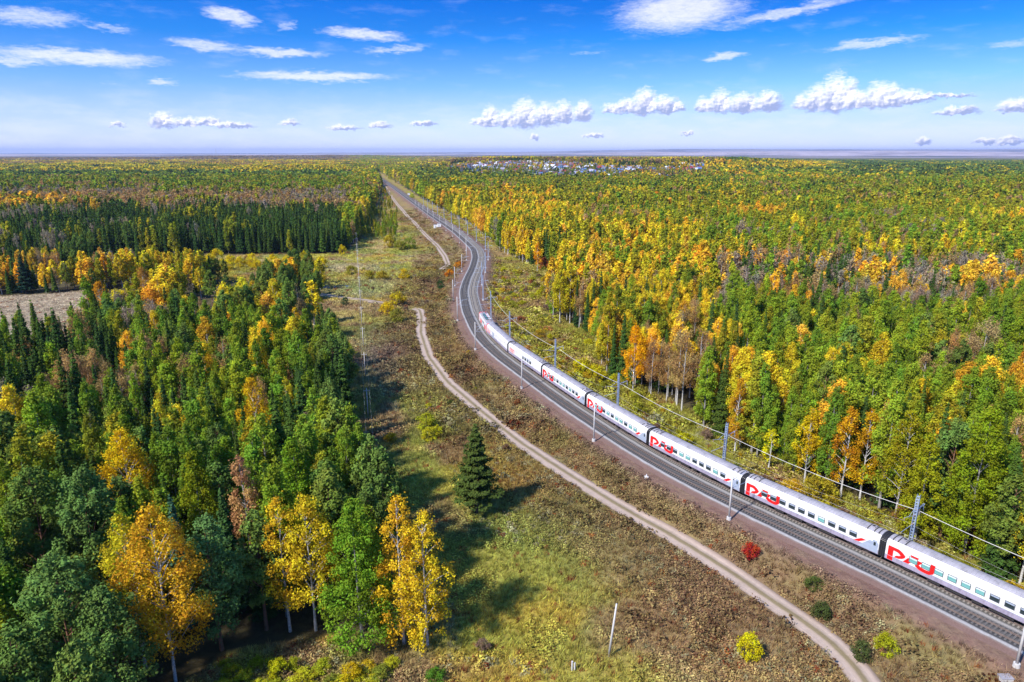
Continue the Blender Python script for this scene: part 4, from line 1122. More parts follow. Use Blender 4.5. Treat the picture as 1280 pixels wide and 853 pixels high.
p = MB(); stroke(p, [(1.2, 1.7), (1.2, 2.9), (2.0, 2.7), (1.5, 2.2), (2.5, 1.7)], .34, M_RED); stroke(p, [(3.0, 2.8), (2.8, 1.9), (3.8, 1.7), (3.9, 2.8)], .34, M_RED); kid(t, 'railway_logo', p.mesh('railway_logo'))
g = MB()
for x in (LC+.15, LC+.55): shell(g, x, x+.2, lambda i: M_BLACK, [(y*1.03, z+.05) for y, z in PROF], True, M_BLACK)
kid(t, 'gangway_bellows', g.mesh('gangway_bellows'))
put_vehicle(t, sA+PITCHC*6, LC)
LL = 21.0
t = thing('electric_locomotive', (0, 0, 0), 'red and white electric locomotive heading the train in the curve', 'locomotive')
LP = [(-1.46, .8), (-1.56, 1.0), (-1.57, 3.2), (-1.45, 3.75), (-.95, 3.95), (.95, 3.95), (1.45, 3.75), (1.57, 3.2), (1.56, 1.0), (1.46, .8)]
b = MB()
def lm(i): return M_SKIRT if i in (0, 8) else (M_WHITE if i in (1, 2, 6, 7) else M_ROOF)
shell(b, 2.1, LL-1.6, lm, LP)
kid(t, 'body', b.mesh('body'))
def cab(x0, dirn):
    c = MB(); N = len(LP)
    secs = [(0, 1, 1), (.9*dirn, .99, .99), (1.5*dirn, .95, .72), (2.0*dirn, .88, .52)]
    V = [(x0+dx, y*sy, .8+(z-.8)*(sz if z > 2 else 1)) for dx, sy, sz in secs for y, z in LP]
    for k in range(3):
        for i in range(N-1):
            q = [V[k*N+i], V[k*N+i+1], V[(k+1)*N+i+1], V[(k+1)*N+i]]
            c.add(q, [(0, 1, 2, 3) if dirn > 0 else (0, 3, 2, 1)], M_RED if i in (0, 1, 7, 8) else (M_GLASSD if k == 1 and i in (3, 4, 5) else M_RED))
    c.add(V[3*N:], [tuple(range(N))], M_RED)
    c.box((x0+1.96*dirn-.05, -1.1, 1.3), (x0+1.96*dirn+.1, -.8, 1.5), M_CURT); c.box((x0+1.96*dirn-.05, .8, 1.3), (x0+1.96*dirn+.1, 1.1, 1.5), M_CURT)
    return c.mesh('driver_cab')
kid(t, 'driver_cab', cab(2.1, -1)); kid(t, 'driver_cab', cab(LL-1.6, 1))
p = MB()
for x in (5.0, 14.5): p.box((x, -1.585, 1.1), (x+3.0, -1.572, 2.6), M_RED)
p.box((10, -1.585, 2.2), (13.4, -1.572, 2.9), M_WFRAME); kid(t, 'side_panel', p.mesh('side_panel'))
for x in (4.3, 15.8):
    q = MB()
    q.tube([(x-.9, -.6, 4.25), (x+.9, .0, 4.75), (x-.9, .6, 4.25)], .05, M_EQUIP, 4); q.tube([(x+.9, 0, 4.75), (x-.8, 0, 5.1)], .05, M_EQUIP, 4)
    q.box((x-.95, -.8, 5.08), (x-.65, .8, 5.16), M_UNDER)
    for a in (-.9, .9):
        for c in (-.6, .6): q.tube([(x+a, c, 3.95), (x+a, c, 4.28)], .1, M_INS, 6)
    kid(t, 'pantograph', q.mesh('pantograph'))
q = MB()
for x0, x1, hh in ((6.3, 8.2, .55), (8.6, 10.0, .38), (10.4, 12.6, .6), (13.0, 14.2, .42)):
    q.box((x0, -.95, 3.95), (x1, -.05, 3.95+hh), M_EQUIP); q.box((x0+.15, .1, 3.95), (x1-.2, .95, 3.95+hh*.8), M_WHITE)
q.tube([(3.5, .3, 4.5), (17, .3, 4.5)], .04, M_RED, 4)
kid(t, 'roof_equipment', q.mesh('roof_equipment'))
for x in (4.8, LL-4.6): kid(t, 'bogie', BOGIE, loc=(x, 0, 0))
a, _ = at_s(sA+PITCHC*6+LL-.2-2.5, 2.05); bb, _ = at_s(sA+PITCHC*6+2.5, 2.05)
dd = (bb-a)/np.linalg.norm(bb-a); o = a-dd*2.5
t.location = (o[0], o[1], RAIL_Z); t.rotation_euler = (0, 0, math.atan2(dd[1], dd[0]))
print('train', round(time.time()-T0, 1))
# ------------------------------------------------------------------ overhead line
def left_mast_meshes():
    p = MB(); p.tube([(0, 0, -.3), (0, 0, 9.4)], [.19, .12], M_CONC, 8)
    f = MB(); f.tube([(0, 0, -.4), (0, 0, .55)], [.45, .38], M_CONC, 10)
    c = MB(); c.tube([(.1, 0, 7.6), (3.9, 0, 8.3)], .035, M_STEEL, 5); c.tube([(.1, 0, 8.9), (2.6, 0, 8.06)], .025, M_STEEL, 4)
    c.tube([(.1, 0, 6.1), (4.2, 0, 6.0)], .03, M_STEEL, 4); c.tube([(.1, 0, 6.1), (2.4, 0, 8.0)], .02, M_STEEL, 4)
    i = MB(); i.tube([(.15, 0, 7.62), (.5, 0, 7.68)], .08, M_INS, 6); i.tube([(.15, 0, 6.1), (.5, 0, 6.1)], .08, M_INS, 6); i.tube([(3.9, 0, 8.3), (3.9, 0, 7.95)], .07, M_INS, 6)
    return [('pole', p.mesh('pole', True)), ('footing', f.mesh('footing')), ('cantilever', c.mesh('cantilever')), ('insulators', i.mesh('insulators'))]
def right_mast_meshes():
    p = MB()
    for y in (-.22, .22):
        p.add([(-.20, y-.05, -.3), (.20, y-.05, -.3), (.20, y+.05, -.3), (-.20, y+.05, -.3), (-.12, y-.05, 11.2), (.12, y-.05, 11.2), (.12, y+.05, 11.2), (-.12, y+.05, 10.4)],
              [(0, 3, 2, 1), (4, 5, 6, 7), (0, 1, 5, 4), (1, 2, 6, 5), (2, 3, 7, 6), (3, 0, 4, 7)], M_STEEL)
    z = .3
    while z < 11.0:
        r = .25-.09*z/11.2
        for x in (-r, r): p.box((x-.012, -.16, z), (x+.012, .16, z+.14), M_STEEL)
        z += .5
    f = MB(); f.box((-.4, -.4, -.4), (.4, .4, .5), M_CONC)
    c = MB(); c.tube([(-.15, 0, 7.7), (-3.6, 0, 8.4)], .04, M_STEEL, 5); c.tube([(-.15, 0, 9.2), (-2.2, 0, 8.12)], .028, M_STEEL, 4)
    c.tube([(-.15, 0, 6.3), (-3.9, 0, 6.05)], .04, M_STEEL, 4); c.tube([(-.15, 0, 6.3), (-2.0, 0, 8.0)], .025, M_STEEL, 4)
    k = MB(); k.tube([(.15, -.1, 8.6), (2.5, -.1, 8.9)], .045, M_STEEL, 5); k.tube([(.15, .1, 8.0), (2.5, .1, 8.9)], .035, M_STEEL, 5); k.tube([(1.2, 0, 8.6), (1.2, 0, 8.0)], .05, M_INS, 5)
    k.tube([(2.5, 0, 8.9), (2.5, 0, 7.9)], .07, M_CONC, 6); k.tube([(2.5, 0, 8.6), (2.7, 0, 7.5)], .03, M_CONC, 5)
    i = MB(); i.tube([(-.2, 0, 7.72), (-.6, 0, 7.8)], .09, M_INS, 6); i.tube([(-.2, 0, 6.3), (-.6, 0, 6.27)], .09, M_INS, 6); i.tube([(-3.6, 0, 8.4), (-3.6, 0, 8.0)], .07, M_INS, 6)
    return [('pole', p.mesh('pole')), ('footing', f.mesh('footing')), ('cantilever', c.mesh('cantilever')), ('feeder_bracket', k.mesh('feeder_bracket')), ('insulators', i.mesh('insulators'))]
LM, RM = left_mast_meshes(), right_mast_meshes()
ORD = ['nearest', 'second', 'third', 'fourth', 'fifth', 'sixth', 'seventh', 'eighth', 'ninth', 'tenth', 'eleventh', 'twelfth', 'thirteenth', 'fourteenth', 'fifteenth', 'sixteenth', 'seventeenth', 'eighteenth', 'nineteenth', 'twentieth']
OFFL, OFFR = -7.0, 5.9
sL = [s_of(ground(*p, 3.0)) for p in ((1271, 836), (910, 654), (736, 553), (640.5, 486), (591, 437), (571, 402), (565, 376), (570, 358))]
sR = [s_of(ground(*p, 3.0)) for p in ((1140, 683), (918, 588), (782, 520), (697, 470), (646, 430), (617, 399))]
sL = [sL[1]-43.6]+sL[1:]; sR = [sR[1]-36]+sR[1:]
while len(sL) < 20: sL.append(sL[-1]+41)
while len(sR) < 20: sR.append(sR[-1]+(36 if len(sR) < 9 else 44))
for side, ss, off, parts, nm in ((0, sL, OFFL, LM, 'pale thin concrete overhead line mast'), (1, sR, OFFR, RM, 'blue-grey steel overhead line mast with bracket')):
    for i, s in enumerate(ss):
        p, n = at_s(s, off)
        lab = '%s, %s %s' % (nm, ORD[i], ('counted from the camera on the dirt-road side' if side == 0 else 'counted from the camera behind the train'))
        t = thing('overhead_line_mast', (p[0], p[1], 3.0), lab, 'railway mast', 'overhead line masts along the railway', math.atan2(n[1], n[0]))
        t.rotation_euler = ((0, math.radians(random.uniform(-.5, .5)), math.atan2(n[1], n[0])))
        for pn, me_ in parts: kid(t, pn, me_)
def wire(name, pts, r, label, cat='wire', mm=None, group='overhead wires'):
    b = MB(); b.tube(pts, r, mm or M_WIRE, 4, cap=False); return tag(link(name, b.mesh(name)), label, cat, group)
def span_pts(ss, off, z, sag, k=8):
    out = []
    for a, b in zip(ss[:-1], ss[1:]):
        pa, _ = at_s(a, off); pb, _ = at_s(b, off)
        for j in range(k):
            t = j/k; out.append((pa[0]*(1-t)+pb[0]*t, pa[1]*(1-t)+pb[1]*t, z-4*sag*t*(1-t)))
    return out
wire('contact_wire', span_pts([sL[0]-41]+sL, -2.05, 9.0, 0.02), .012, 'contact wire over the empty track')
wire('contact_wire', span_pts([sR[0]-36]+sR, 2.05, 9.0, 0.02), .012, 'contact wire over the train')
wire('messenger_wire', span_pts([sL[0]-41]+sL, -2.9, 10.9, 1.2), .008, 'sagging carrier wire over the empty track')
wire('messenger_wire', span_pts([sR[0]-36]+sR, 2.3, 11.0, 1.2), .008, 'sagging carrier wire over the train')
wire('feeder_wire', span_pts([sR[0]-72, sR[0]-36]+sR[:10], OFFR+1.2, 11.05, .75), .05, 'thick pale wire hung on the wood side of the steel masts')
# wooden pole line up the clearing
def pole_parts():
    p = MB(); p.tube([(0, 0, -.4), (0, 0, 7.6)], [.15, .10], M_WOOD, 7)
    a = MB(); a.box((-.8, -.05, 6.9), (.8, .05, 7.02), M_WOOD)
    for x in (-.7, 0, .7): a.tube([(x, 0, 7.02), (x, 0, 7.2)], .05, M_INS, 5)
    return p.mesh('post', True), a.mesh('crossarm')
PP, PA = pole_parts(); PL = []
for i in range(13):
    y = 131+i*32.0; x = -29.5-(y-131)*.228
    z = float(terrain(np.array([x]), np.array([y]))[0]); PL.append((x, y, z))
    t = thing('utility_pole', (x, y, z), 'grey wooden utility pole in the clearing, %s from the camera' % (ORD[i] if i else 'nearest'), 'utility pole', 'utility poles up the clearing', .2)
    kid(t, 'post', PP); kid(t, 'crossarm', PA)
for o in (-.7, .7):
    pts = []
    for a, b in zip(PL[:-1], PL[1:]):
        for j in range(6):
            t = j/6; pts.append((a[0]*(1-t)+b[0]*t+o, a[1]*(1-t)+b[1]*t, a[2]*(1-t)+b[2]*t+7.2-1.6*t*(1-t)))
    wire('utility_wire', pts, .012, 'thin wire sagging along the wooden utility poles', group='wires of the utility poles')
g = ground(761, 820, 0)
t = thing('utility_pole', (g[0], g[1], float(terrain(np.array([g[0]]), np.array([g[1]]))[0])), 'pale leaning concrete pole with no wires, alone in the near meadow', 'utility pole')
t.rotation_euler = (0, math.radians(5), 0)
q = MB(); q.tube([(0, 0, -.4), (0, 0, 8.2)], [.17, .11], M_CONC, 8); kid(t, 'post', q.mesh('post', True))
q = MB(); q.box((-.25, -.05, 7.5), (.1, .05, 7.6), M_UNDER); kid(t, 'bracket', q.mesh('bracket'))
def small(name, px, py, label, cat, build, z=None, rz=0):
    g = ground(px, py, z if z is not None else 0); zz = float(terrain(np.array([g[0]]), np.array([g[1]]))[0])
    b = MB(); build(b); o = link(name, b.mesh(name), None, (g[0], g[1], zz), (0, 0, rz)); return tag(o, label, cat)
small('stub_post', 715, 838, 'short pale stub post left of the leaning pole', 'post', lambda b: (b.tube([(0, 0, -.2), (0, 0, 1.4)], .13, M_CONC, 7), b.tube([(.35, 0, -.2), (.35, .1, 1.1)], .11, M_CONC, 7)))
small('marker_stone', 808, 598, 'small white marker stone on the berm beside the empty track', 'marker', lambda b: (b.box((-.35, -.3, 0), (.35, .3, .5), M_WHITE), b.tube([(0, 0, .5), (0, 0, .95)], [.12, .08], M_WHITE, 6)), 3)
small('concrete_block', 1256, 852, 'grey concrete block at the bottom right corner', 'block', lambda b: (b.box((-.7, -.45, -.2), (.7, .45, .4), M_CONC), b.box((-.74, -.49, .4), (.74, .49, .46), M_ROOF)), 2)
for i, (px, py, lab) in enumerate(((544.5, 283, 'white relay cabinet beside the far straight of the railway, left of two'), (549, 283.5, 'white relay cabinet beside the far straight of the railway, right of two'), (511, 243, 'small white cabinet far along the railway'))):
    small('relay_cabinet', px, py, lab, 'cabinet', lambda b: (b.box((-1.6, -1.2, 0), (1.6, 1.2, 2.8), M_WHITE), b.box((-1.75, -1.35, 2.8), (1.75, 1.35, 2.95), M_ROOF), b.box((-.4, -1.23, .2), (.4, -1.19, 2.1), M_PANEL)), 3)
# ------------------------------------------------------------------ shrubs, low growth
SHRUBS = [ # base x, y, height, width factor, tint, label
 (938, 692, 3.0, .9, (.42, .035, .02), 'bright red shrub on the slope between the dirt road and the tracks'),
 (936, 806, 4.2, .75, (.58, .50, .012), 'round bright yellow shrub in the near meadow by the road bend'),
 (1108, 800, 3.0, .95, (.36, .36, .015), 'yellow-topped green bush near the bottom right'),
 (1080, 806, 2.8, 1.0, (.08, .10, .03), 'dull green bush left of the yellow-topped one'),
 (1028, 757, 2.8, 1.0, (.07, .09, .025), 'dark green bush on the slope under the tracks'),
 (975, 855, 2.2, .9, (.26, .34, .015), 'small lime bush at the bottom edge'),
 (533, 537, 4.0, 1.25, (.36, .36, .02), 'lime yellow bush, upper one of a pair above the fir'),
 (537, 551, 3.2, 1.3, (.46, .42, .02), 'yellow bush, lower one of a pair above the fir'),
 (547, 545, 2.6, 1.0, (.44, .40, .015), 'small yellow bush right of the pair'),
 (563, 349, 4.4, 1.7, (.60, .20, .012), 'orange bush at the foot of the railway slope in the curve'),
 (574, 340, 4.0, 1.6, (.58, .21, .012), 'orange bush joined to the other orange one on the slope'),
 (550, 362, 4.6, .9, (.04, .09, .025), 'dark green small tree below the orange bushes'),
 (498, 383, 6.2, 1.5, (.46, .33, .015), 'yellow bush on the stream bank, upper one'),
 (484, 394, 5.2, 1.5, (.62, .42, .012), 'golden bush on the stream bank, lower one'),
 (497, 403, 5.6, 2.1, (.24, .22, .03), 'olive bush mound beside the dirt road end'),
 (505, 350, 5.6, 1.5, (.58, .40, .015), 'yellow bush standing free in the upper clearing'),
 (478, 351, 5.2, 2.2, (.38, .28, .02), 'tan-yellow thicket in the upper clearing'),
 (462, 351, 4.8, 1.8, (.33, .26, .02), 'brownish thicket left of the tan-yellow one'),
 (440, 345, 5.4, 2.0, (.32, .28, .03), 'olive thicket by the stream'),
 (512, 312, 8.0, 1.3, (.20, .25, .025), 'pale green willow with wide crown by the upper dirt road'),
 (500, 313, 7.0, 1.2, (.26, .25, .025), 'olive willow beside the pale green one'),
 (486, 310, 9.0, .9, (.48, .36, .02), 'yellow small tree left of the willows'),
 (428, 318, 6.5, .7, (.56, .42, .012), 'yellow bush at the foot of the far spruces'),
 (432, 382, 3.6, 1.1, (.05, .09, .03), 'small dark green pine sapling by the cross track'),
 (438, 470, 4.2, 1.6, (.32, .30, .02), 'yellowish bush at the corner of the left wood'),
 (434, 446, 5.0, 1.6, (.30, .34, .02), 'yellow-green bush against the left wood'),
 (680, 337, 7.0, 1.2, (.34, .09, .03), 'dark red bush under the slim orange birch'),
 (437, 545, 3.4, 1.3, (.36, .27, .02), 'ochre bush by the edge of the left wood'),
 (488, 553, 2.4, 1.2, (.46, .30, .015), 'small ochre bush in the middle clearing'),
 (350, 846, 2.4, 2.0, (.42, .40, .012), 'low yellow-green thicket at the bottom left of the meadow'),
 (440, 850, 2.4, 2.2, (.52, .36, .012), 'low orange-yellow thicket at the bottom edge'),
 (290, 850, 2.2, 2.0, (.30, .30, .015), 'low green thicket at the bottom edge under the birches'),
 (545, 852, 2.0, 1.6, (.10, .20, .02), 'low green thicket below the golden birches'),
 (1205, 682, 4.0, 1.2, (.46, .12, .03), 'rusty bush at the foot of the nearest poplar'),
 (1130, 655, 4.0, .9, (.22, .07, .04), 'dull dark red bush behind the nearest steel mast'),
 (1022, 630, 5.5, 1.6, (.36, .28, .02), 'olive-yellow bush at the wood edge above the train'),
 (730, 470, 5.6, 1.9, (.48, .40, .012), 'yellow bush group left of the first birches behind the train'),
 (745, 478, 5.0, 1.9, (.46, .38, .012), 'yellow bush leaning on the group behind the train'),
 (660, 450, 3.0, 1.4, (.50, .24, .03), 'orange-red bush behind the second steel mast'),
 (515, 250, 6, 1.5, (.46, .50, .012), 'lime bush beside the far straight of the railway'),
]
def add_shrub(g, h, wf, tint, label, group=None, seed=0):
    cm, tm = sep_meshes('shrub', seed % 4)
    z = float(terrain(np.array([g[0]]), np.array([g[1]]))[0]) if len(g) == 2 else g[2]
    r = link('shrub', None, None, (g[0], g[1], z-.1), (0, 0, seed*1.3), (wf*h/3.2, wf*h/3.2, h/3.2)); tag(r, label, 'shrub', group)
    link('stems', tm, r); c = link('crown', cm, r); c['tint'] = [float(a) for a in tint]
for j, (px, py, h, wf, tint, lab) in enumerate(SHRUBS):
    g0 = ground(px, py, 2.2 if px > 900 and py > 680 and px < 1150 else 0)
    add_shrub(g0, h, min(wf, 1.25), tint, lab, None, j)
# bushes strewn through the clearing, on the slopes and in the cleared strip behind the train
X, Y = jitter_grid(-150, 150, 70, 620, 6.5, RNG)
u, v, dep = project(X, Y, 0); dt = dist_line(X, Y, CL)
ok = inpoly(u, v, OPEN) & (np.abs(dt) > 9.5) & (u > -20) & (u < 1300) & (v < 870)
for rl in RL: ok &= np.abs(dist_line(X, Y, rl)) > 3.4
slope = (np.abs(dt) < 34)
pr = np.where(dt > 0, .62, np.where(slope, .16, .045))+.5*np.exp(-(((u-495)/40)**2+((v-275)/35)**2))+.30*np.exp(-(((u-690)/60)**2+((v-395)/40)**2))+.25*np.exp(-(((u-460)/60)**2+((v-340)/16)**2))
pr = np.where((dt < 0) & (v > 600), pr*.35, pr)
ok &= RNG.uniform(0, 1, len(X)) < pr*np.clip(.3+1.8*vn(X, Y, 20, 55), .2, 1.6)
idx = np.where(ok)[0]; idx = idx[np.argsort(dep[idx])][:215]
ST = [((.40, .36, .012), 'yellow-olive'), ((.48, .30, .02), 'ochre'), ((.17, .10, .06), 'brown leafless'), ((.30, .10, .04), 'rusty red'), ((.10, .13, .03), 'dull green'), ((.26, .25, .02), 'olive'), ((.20, .13, .09), 'grey-brown')]
for i in idx:
    rt = dt[i] > 0
    k = RNG.choice(7, p=[.34, .20, .08, .07, .06, .20, .05] if rt else [.05, .06, .34, .07, .14, .12, .22])
    t, nm = ST[k]; h = RNG.uniform(.9, 2.6)*(1.15 if rt else .75)*(1.4 if v[i] < 330 else 1)
    wl = nm+' low bush '+('in the cleared strip between the tracks and the right wood' if rt else ('on the slope below the tracks' if slope[i] else 'scattered in the clearing beside the left wood'))
    add_shrub((X[i], Y[i]), h, RNG.uniform(1.0, 1.7), np.array(t)*RNG.uniform(.75, 1.2), wl, 'low bushes: '+wl, int(i))
for j in range(26):
    px = 255+j*9.8+RNG.uniform(-16, 16); py = 832+RNG.uniform(0, 36)
    add_shrub(ground(px, py), RNG.uniform(.5, 1.8), RNG.uniform(1.0, 2.4), [(.42, .39, .02), (.32, .34, .02), (.46, .32, .02), (.22, .24, .03)][int(RNG.choice(4, p=[.25, .3, .15, .3]))], 'knee-high yellow-green thicket in front of the lowest birches', 'low thickets in front of the lowest birches', j+3)
for j in range(34):
    px = 118+j*8.6+RNG.uniform(-3, 3); py = 331+RNG.uniform(-4, 8)+(3 if px > 330 else 0)
    add_shrub(ground(px, py), RNG.uniform(5, 8.5), RNG.uniform(.8, 1.2), [(.66, .50, .014), (.56, .42, .014), (.40, .34, .02), (.34, .22, .06)][int(RNG.choice(4, p=[.4, .25, .2, .15]))], 'low autumn bush in the row at the foot of the far dark spruces', 'low autumn bushes at the foot of the far spruces', j)
# grass, weeds and twigs
def tuft_mesh(seed, n, h, w, blade):
    r = np.random.default_rng(seed); V = []; F = []
    for i in range(n):
        a = r.uniform(0, 2*PI); q = r.uniform(0, w); x, y = q*math.cos(a), q*math.sin(a); l = r.uniform(.5, 1.1)*h; b = r.uniform(0, 2*PI); wb = blade*r.uniform(.6, 1.4); tx, ty = r.normal()*.35*h, r.normal()*.35*h
        V += [(x-wb*math.cos(b), y-wb*math.sin(b), 0), (x+wb*math.cos(b), y+wb*math.sin(b), 0), (x+tx, y+ty, l)]; F.append((3*i, 3*i+1, 3*i+2))
    return mesh_np('tuft', V, F, [TUFT], attrs={'leafvar': ('POINT', 'FLOAT', np.repeat(r.uniform(0, 1, n), 3))})
def clump_mesh(seed, n, rad, h, leaf):
    r = np.random.default_rng(seed); d_ = r.normal(size=(n, 3)); d_ /= np.linalg.norm(d_, axis=1)[:, None]; d_[:, 2] = np.abs(d_[:, 2])
    P = d_*np.array([rad, rad, h])*r.uniform(.5, 1, n)[:, None]
    V, F, va = leaves_to_mesh('c', P, d_+r.normal(size=(n, 3))*.5, leaf, None, r)
    return mesh_np('weed', V, F, [TUFT], attrs={'leafvar': ('POINT', 'FLOAT', va)})
tufts = [tuft_mesh(1, 26, .75, .45, .05), tuft_mesh(2, 22, 1.1, .4, .045), tuft_mesh(3, 30, .5, .6, .06), clump_mesh(4, 46, .75, .7, .16), clump_mesh(5, 60, 1.0, .9, .17), clump_mesh(6, 36, .6, 1.1, .14)]
pts = []
for y0, y1, s in ((40, 150, .82), (150, 260, 1.25), (260, 420, 2.0), (420, 800, 3.6)):
    X, Y = jitter_grid(-y1*.62-20, y1*.95, y0, y1, s, RNG)
    u, v, dep = project(X, Y, 0); k = (u > -60) & (u < 1340) & (v < 900); X, Y, u, v = X[k], Y[k], u[k], v[k]
    k = inpoly(u, v, OPEN) | inpoly(u, v, FIELD) | ((u > 540) & inpoly(u, v+np.clip(2600/np.hypot(X, Y), 3, 20), OPEN)); X, Y = X[k], Y[k]
    d0 = dist_line(X, Y, CL); k = np.abs(d0) > 8.0
    X, Y, d0 = X[k], Y[k], d0[k]; near = np.full(len(X), 99.0)
    for rl in RL: near = np.minimum(near, np.abs(dist_line(X, Y, rl)))
    cen = (near < .35) & (RNG.uniform(0, 1, len(X)) < .35); k = (near > 2.3) | cen
    pts.append(np.stack([X[k], Y[k], d0[k], np.full(k.sum(), s/.82), cen[k]], 1))
P = np.vstack(pts); X, Y, D0, SS, CEN = P.T
col = ground_colour(X, Y, D0)
n = len(X); brush = fbm(X, Y, 9, 61)+np.where((np.abs(D0) < 32), .10, 0)
_, v_, _ = project(X, Y, 0)
pk = np.where(brush > .54, RNG.integers(3, 6, n), RNG.integers(0, 3, n)); pk = np.where(CEN > 0, 2, pk)
lum = RNG.uniform(.85, 1.7, n); col = col*lum[:, None]
seedhead = (RNG.uniform(0, 1, n) < .13) & (fbm(X, Y, 24, 71) > .56); col[seedhead] = np.array([.34, .31, .17])*RNG.uniform(.7, 1.1, (seedhead.sum(), 1))
red = (RNG.uniform(0, 1, n) < .04); col[red] = np.array([.30, .10, .04])*RNG.uniform(.6, 1.1, (red.sum(), 1))
size = np.stack([np.clip(SS, 1, 2.4)*RNG.uniform(.7, 1.3, n), np.clip(SS, 1, 2.4)*RNG.uniform(.7, 1.3, n), np.clip(SS, 1, 1.5)*RNG.uniform(.5, 1.25, n)], 1)
size[CEN > 0] *= .4; big = (D0 > 11) & (brush > .50) & (RNG.uniform(0, 1, n) < .11) & (CEN == 0); size[big] *= np.array([1.7, 1.7, 1.7]); pk[big] = 4
yb = big & (RNG.uniform(0, 1, n) < .6); col[yb] = np.array([.30, .25, .03])*RNG.uniform(.6, 1.1, (yb.sum(), 1))
sl = (D0 < -10) & (D0 > -38); col[sl] *= np.array([.95, .88, .84]); bl = sl & (RNG.uniform(0, 1, n) < .08*np.clip(fbm(X, Y, 12, 67)*4-1.3, 0, 2)) & (CEN == 0); size[bl] *= 1.7; pk[bl] = RNG.integers(3, 6, bl.sum()); col[bl] *= .6
u_, v_, _ = project(X, Y, 0); size[inpoly(u_, v_, FIELD)] *= np.array([1, 1, .5])
instancer('undergrowth', np.stack([X, Y, terrain(X, Y, D0)-.03], 1), pk, RNG.uniform(0, 6.28, n), size, np.clip(col, 0, .7), tufts)
print('undergrowth', n, round(time.time()-T0, 1))
# little stream in the upper clearing
M_WATER = mat('stream_water', (.05, .06, .08), .06, spec=.8)
sg = smooth_line(ground([398, 412, 425, 436], [358, 360, 358.5, 361], .1), 2, 1, 3)
tag(link('water', strip_mesh('water', sg, [-3.2, 3.2], [.35, .35], M_WATER, lambda X, Y: terrain(X, Y))), kind='structure')
# ------------------------------------------------------------------ the village
WALLC = [('timber_wall', (.13, .09, .065)), ('white_wall', (.34, .33, .33)), ('blue_wall', (.10, .14, .24)), ('grey_wall', (.18, .18, .18))]
ROOFC = [('white metal', (.62, .63, .70)), ('grey', (.17, .18, .21)), ('blue', (.09, .16, .36)), ('red', (.26, .04, .04)), ('brown', (.13, .08, .065)), ('pale lilac', (.36, .35, .46))]
def house_meshes(w_, l, h, rh, wm, rm):
    a = MB(); a.box((-w_/2, -l/2, -.3), (w_/2, l/2, h), wm)
    a.add([(-w_/2, -l/2, h), (w_/2, -l/2, h), (0, -l/2, h+rh)], [(0, 1, 2)], wm); a.add([(-w_/2, l/2, h), (w_/2, l/2, h), (0, l/2, h+rh)], [(0, 2, 1)], wm)
    r = MB()
    for sg in (-1, 1):
        V = [(0, -l/2-.5, h+rh+.1), (0, l/2+.5, h+rh+.1), (sg*(w_/2+.6), l/2+.5, h-.35), (sg*(w_/2+.6), -l/2-.5, h-.35)]
        V += [(x, y, z+.18) for x, y, z in V]
        r.add(V, [(0, 3, 2, 1), (4, 5, 6, 7), (0, 1, 5, 4), (1, 2, 6, 5), (2, 3, 7, 6), (3, 0, 4, 7)], rm)
    r.box((w_*.2, -.4, h+rh*.3), (w_*.2+.7, .4, h+rh+1.0), M_BARK)
    q = MB()
    for x in (-w_*.25, w_*.25): q.box((x-.7, -l/2-.06, h*.35), (x+.7, -l/2-.005, h*.75), M_GLASSD)
    return a.mesh('wall'), r.mesh('roof'), q.mesh('window')
HM = {}
for i in range(24):
    wn, wc = WALLC[i % 4]; rn, rc = ROOFC[i % 6]
    HM[i] = house_meshes(random.uniform(9, 13), random.uniform(10, 16), random.uniform(4, 7), random.uniform(3, 5), mat(wn, wc, .9, noise=.2), mat('roof_'+rn.replace(' ', '_'), rc, .5, noise=.1))
rng = np.random.default_rng(5); cnt = 0
XX, YY = jitter_grid(-300, 1300, 1400, 3900, 17, rng)
ZZ = terrain(XX, YY); u, v, _ = project(XX, YY, ZZ); clus = vn(XX, YY, 150, 12)
ok = inpoly(u, v, VILLAGE) & (clus > np.where(u < 600, .50, np.where(u < 790, .22, .55))) & (rng.uniform(0, 1, len(XX)) < .34)
idx = np.where(ok)[0]; idx = idx[np.argsort(YY[idx])]; print('houses', len(idx))
yaw = rng.uniform(-.5, .5, len(XX))+np.where(rng.uniform(0, 1, len(XX)) < .5, PI/2, 0); kk = rng.integers(0, 24, len(XX))
def village_part(u):
    return 'left end' if u < 640 else ('middle' if u < 740 else ('right part' if u < 820 else 'outlying right end'))
for i in idx[:292]:
    k = int(kk[i]); rn = ROOFC[k % 6][0]; a, r, q = HM[k]
    lab = 'small house with a %s roof at the %s of the far village' % (rn, village_part(u[i]))
    t = thing('house', (XX[i], YY[i], float(ZZ[i])+.3), lab, 'house', 'houses: '+lab, float(yaw[i]))
    link('wall', a, t); link('roof', r, t); link('window', q, t)
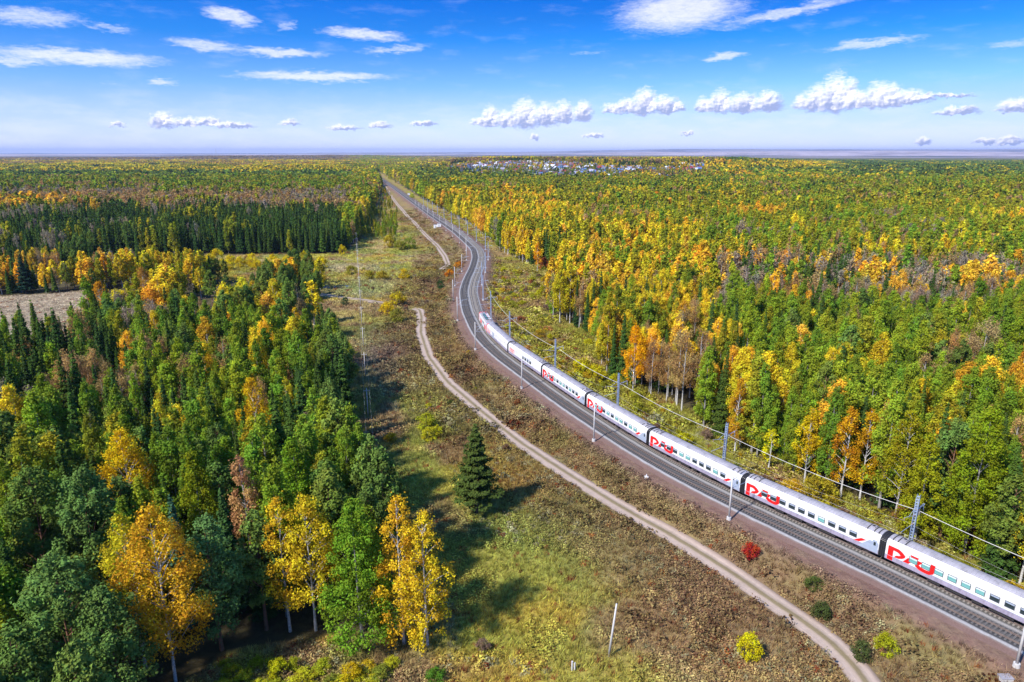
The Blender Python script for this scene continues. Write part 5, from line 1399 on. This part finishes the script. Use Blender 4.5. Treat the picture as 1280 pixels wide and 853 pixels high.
def joined(ms):
    V = []; F = []; mi = []; mats = []; o = 0
    for m in ms:
        for p in m.polygons:
            for a in range(1, len(p.vertices)-1):
                F.append((p.vertices[0]+o, p.vertices[a]+o, p.vertices[a+1]+o)); mt = m.materials[p.material_index]
                if mt not in mats: mats.append(mt)
                mi.append(mats.index(mt))
        V += [v.co[:] for v in m.vertices]; o += len(m.vertices)
    return mesh_np('house', V, F, mats, mi)
far = idx[292:2200]; n = len(far)
if n: instancer('far_houses', np.stack([XX[far], YY[far], ZZ[far]+.3], 1), kk[far], yaw[far], np.ones((n, 3)), np.ones((n, 3)), [joined(HM[k]) for k in range(24)])
# radio mast on the horizon
g = np.array([-1, 1])
az = (270-640)/853.0; y = 8600.0; x = az*y*cP
t = thing('radio_tower', (x, y, 0), 'thin radio tower standing on the horizon above the left wood', 'radio tower')
q = MB()
for a in (0, 2.09, 4.19): q.tube([(9*math.cos(a), 9*math.sin(a), 0), (1.5*math.cos(a), 1.5*math.sin(a), 95)], [1.0, .6], M_CONC, 4)
for z in range(6, 92, 8):
    r0 = 9-7.5*z/95; q.tube([(r0*math.cos(a), r0*math.sin(a), z) for a in (0, 2.09, 4.19, 0)], .3, M_CONC, 3)
kid(t, 'lattice', q.mesh('lattice')); q = MB(); q.tube([(0, 0, 94), (0, 0, 135)], [.9, .4], M_CONC, 5); kid(t, 'antenna', q.mesh('antenna'))
# ------------------------------------------------------------------ the air
b = MB(); b.box((-34000, -1500, -40), (34000, 36000, 235), M_CONC)
hm = b.mesh('haze'); hm.materials.clear(); m = bpy.data.materials.new('air'); t = node_tree(m)
out = t.nodes.new('ShaderNodeOutputMaterial'); pv = t.nodes.new('ShaderNodeVolumePrincipled'); pv.inputs['Color'].default_value = (.55, .68, 1, 1); pv.inputs['Density'].default_value = 3.2e-5; pv.inputs['Anisotropy'].default_value = .2
t.links.new(pv.outputs[0], out.inputs['Volume']); hm.materials.append(m)
tag(link('haze', hm), kind='stuff')
print('done', round(time.time()-T0, 1))
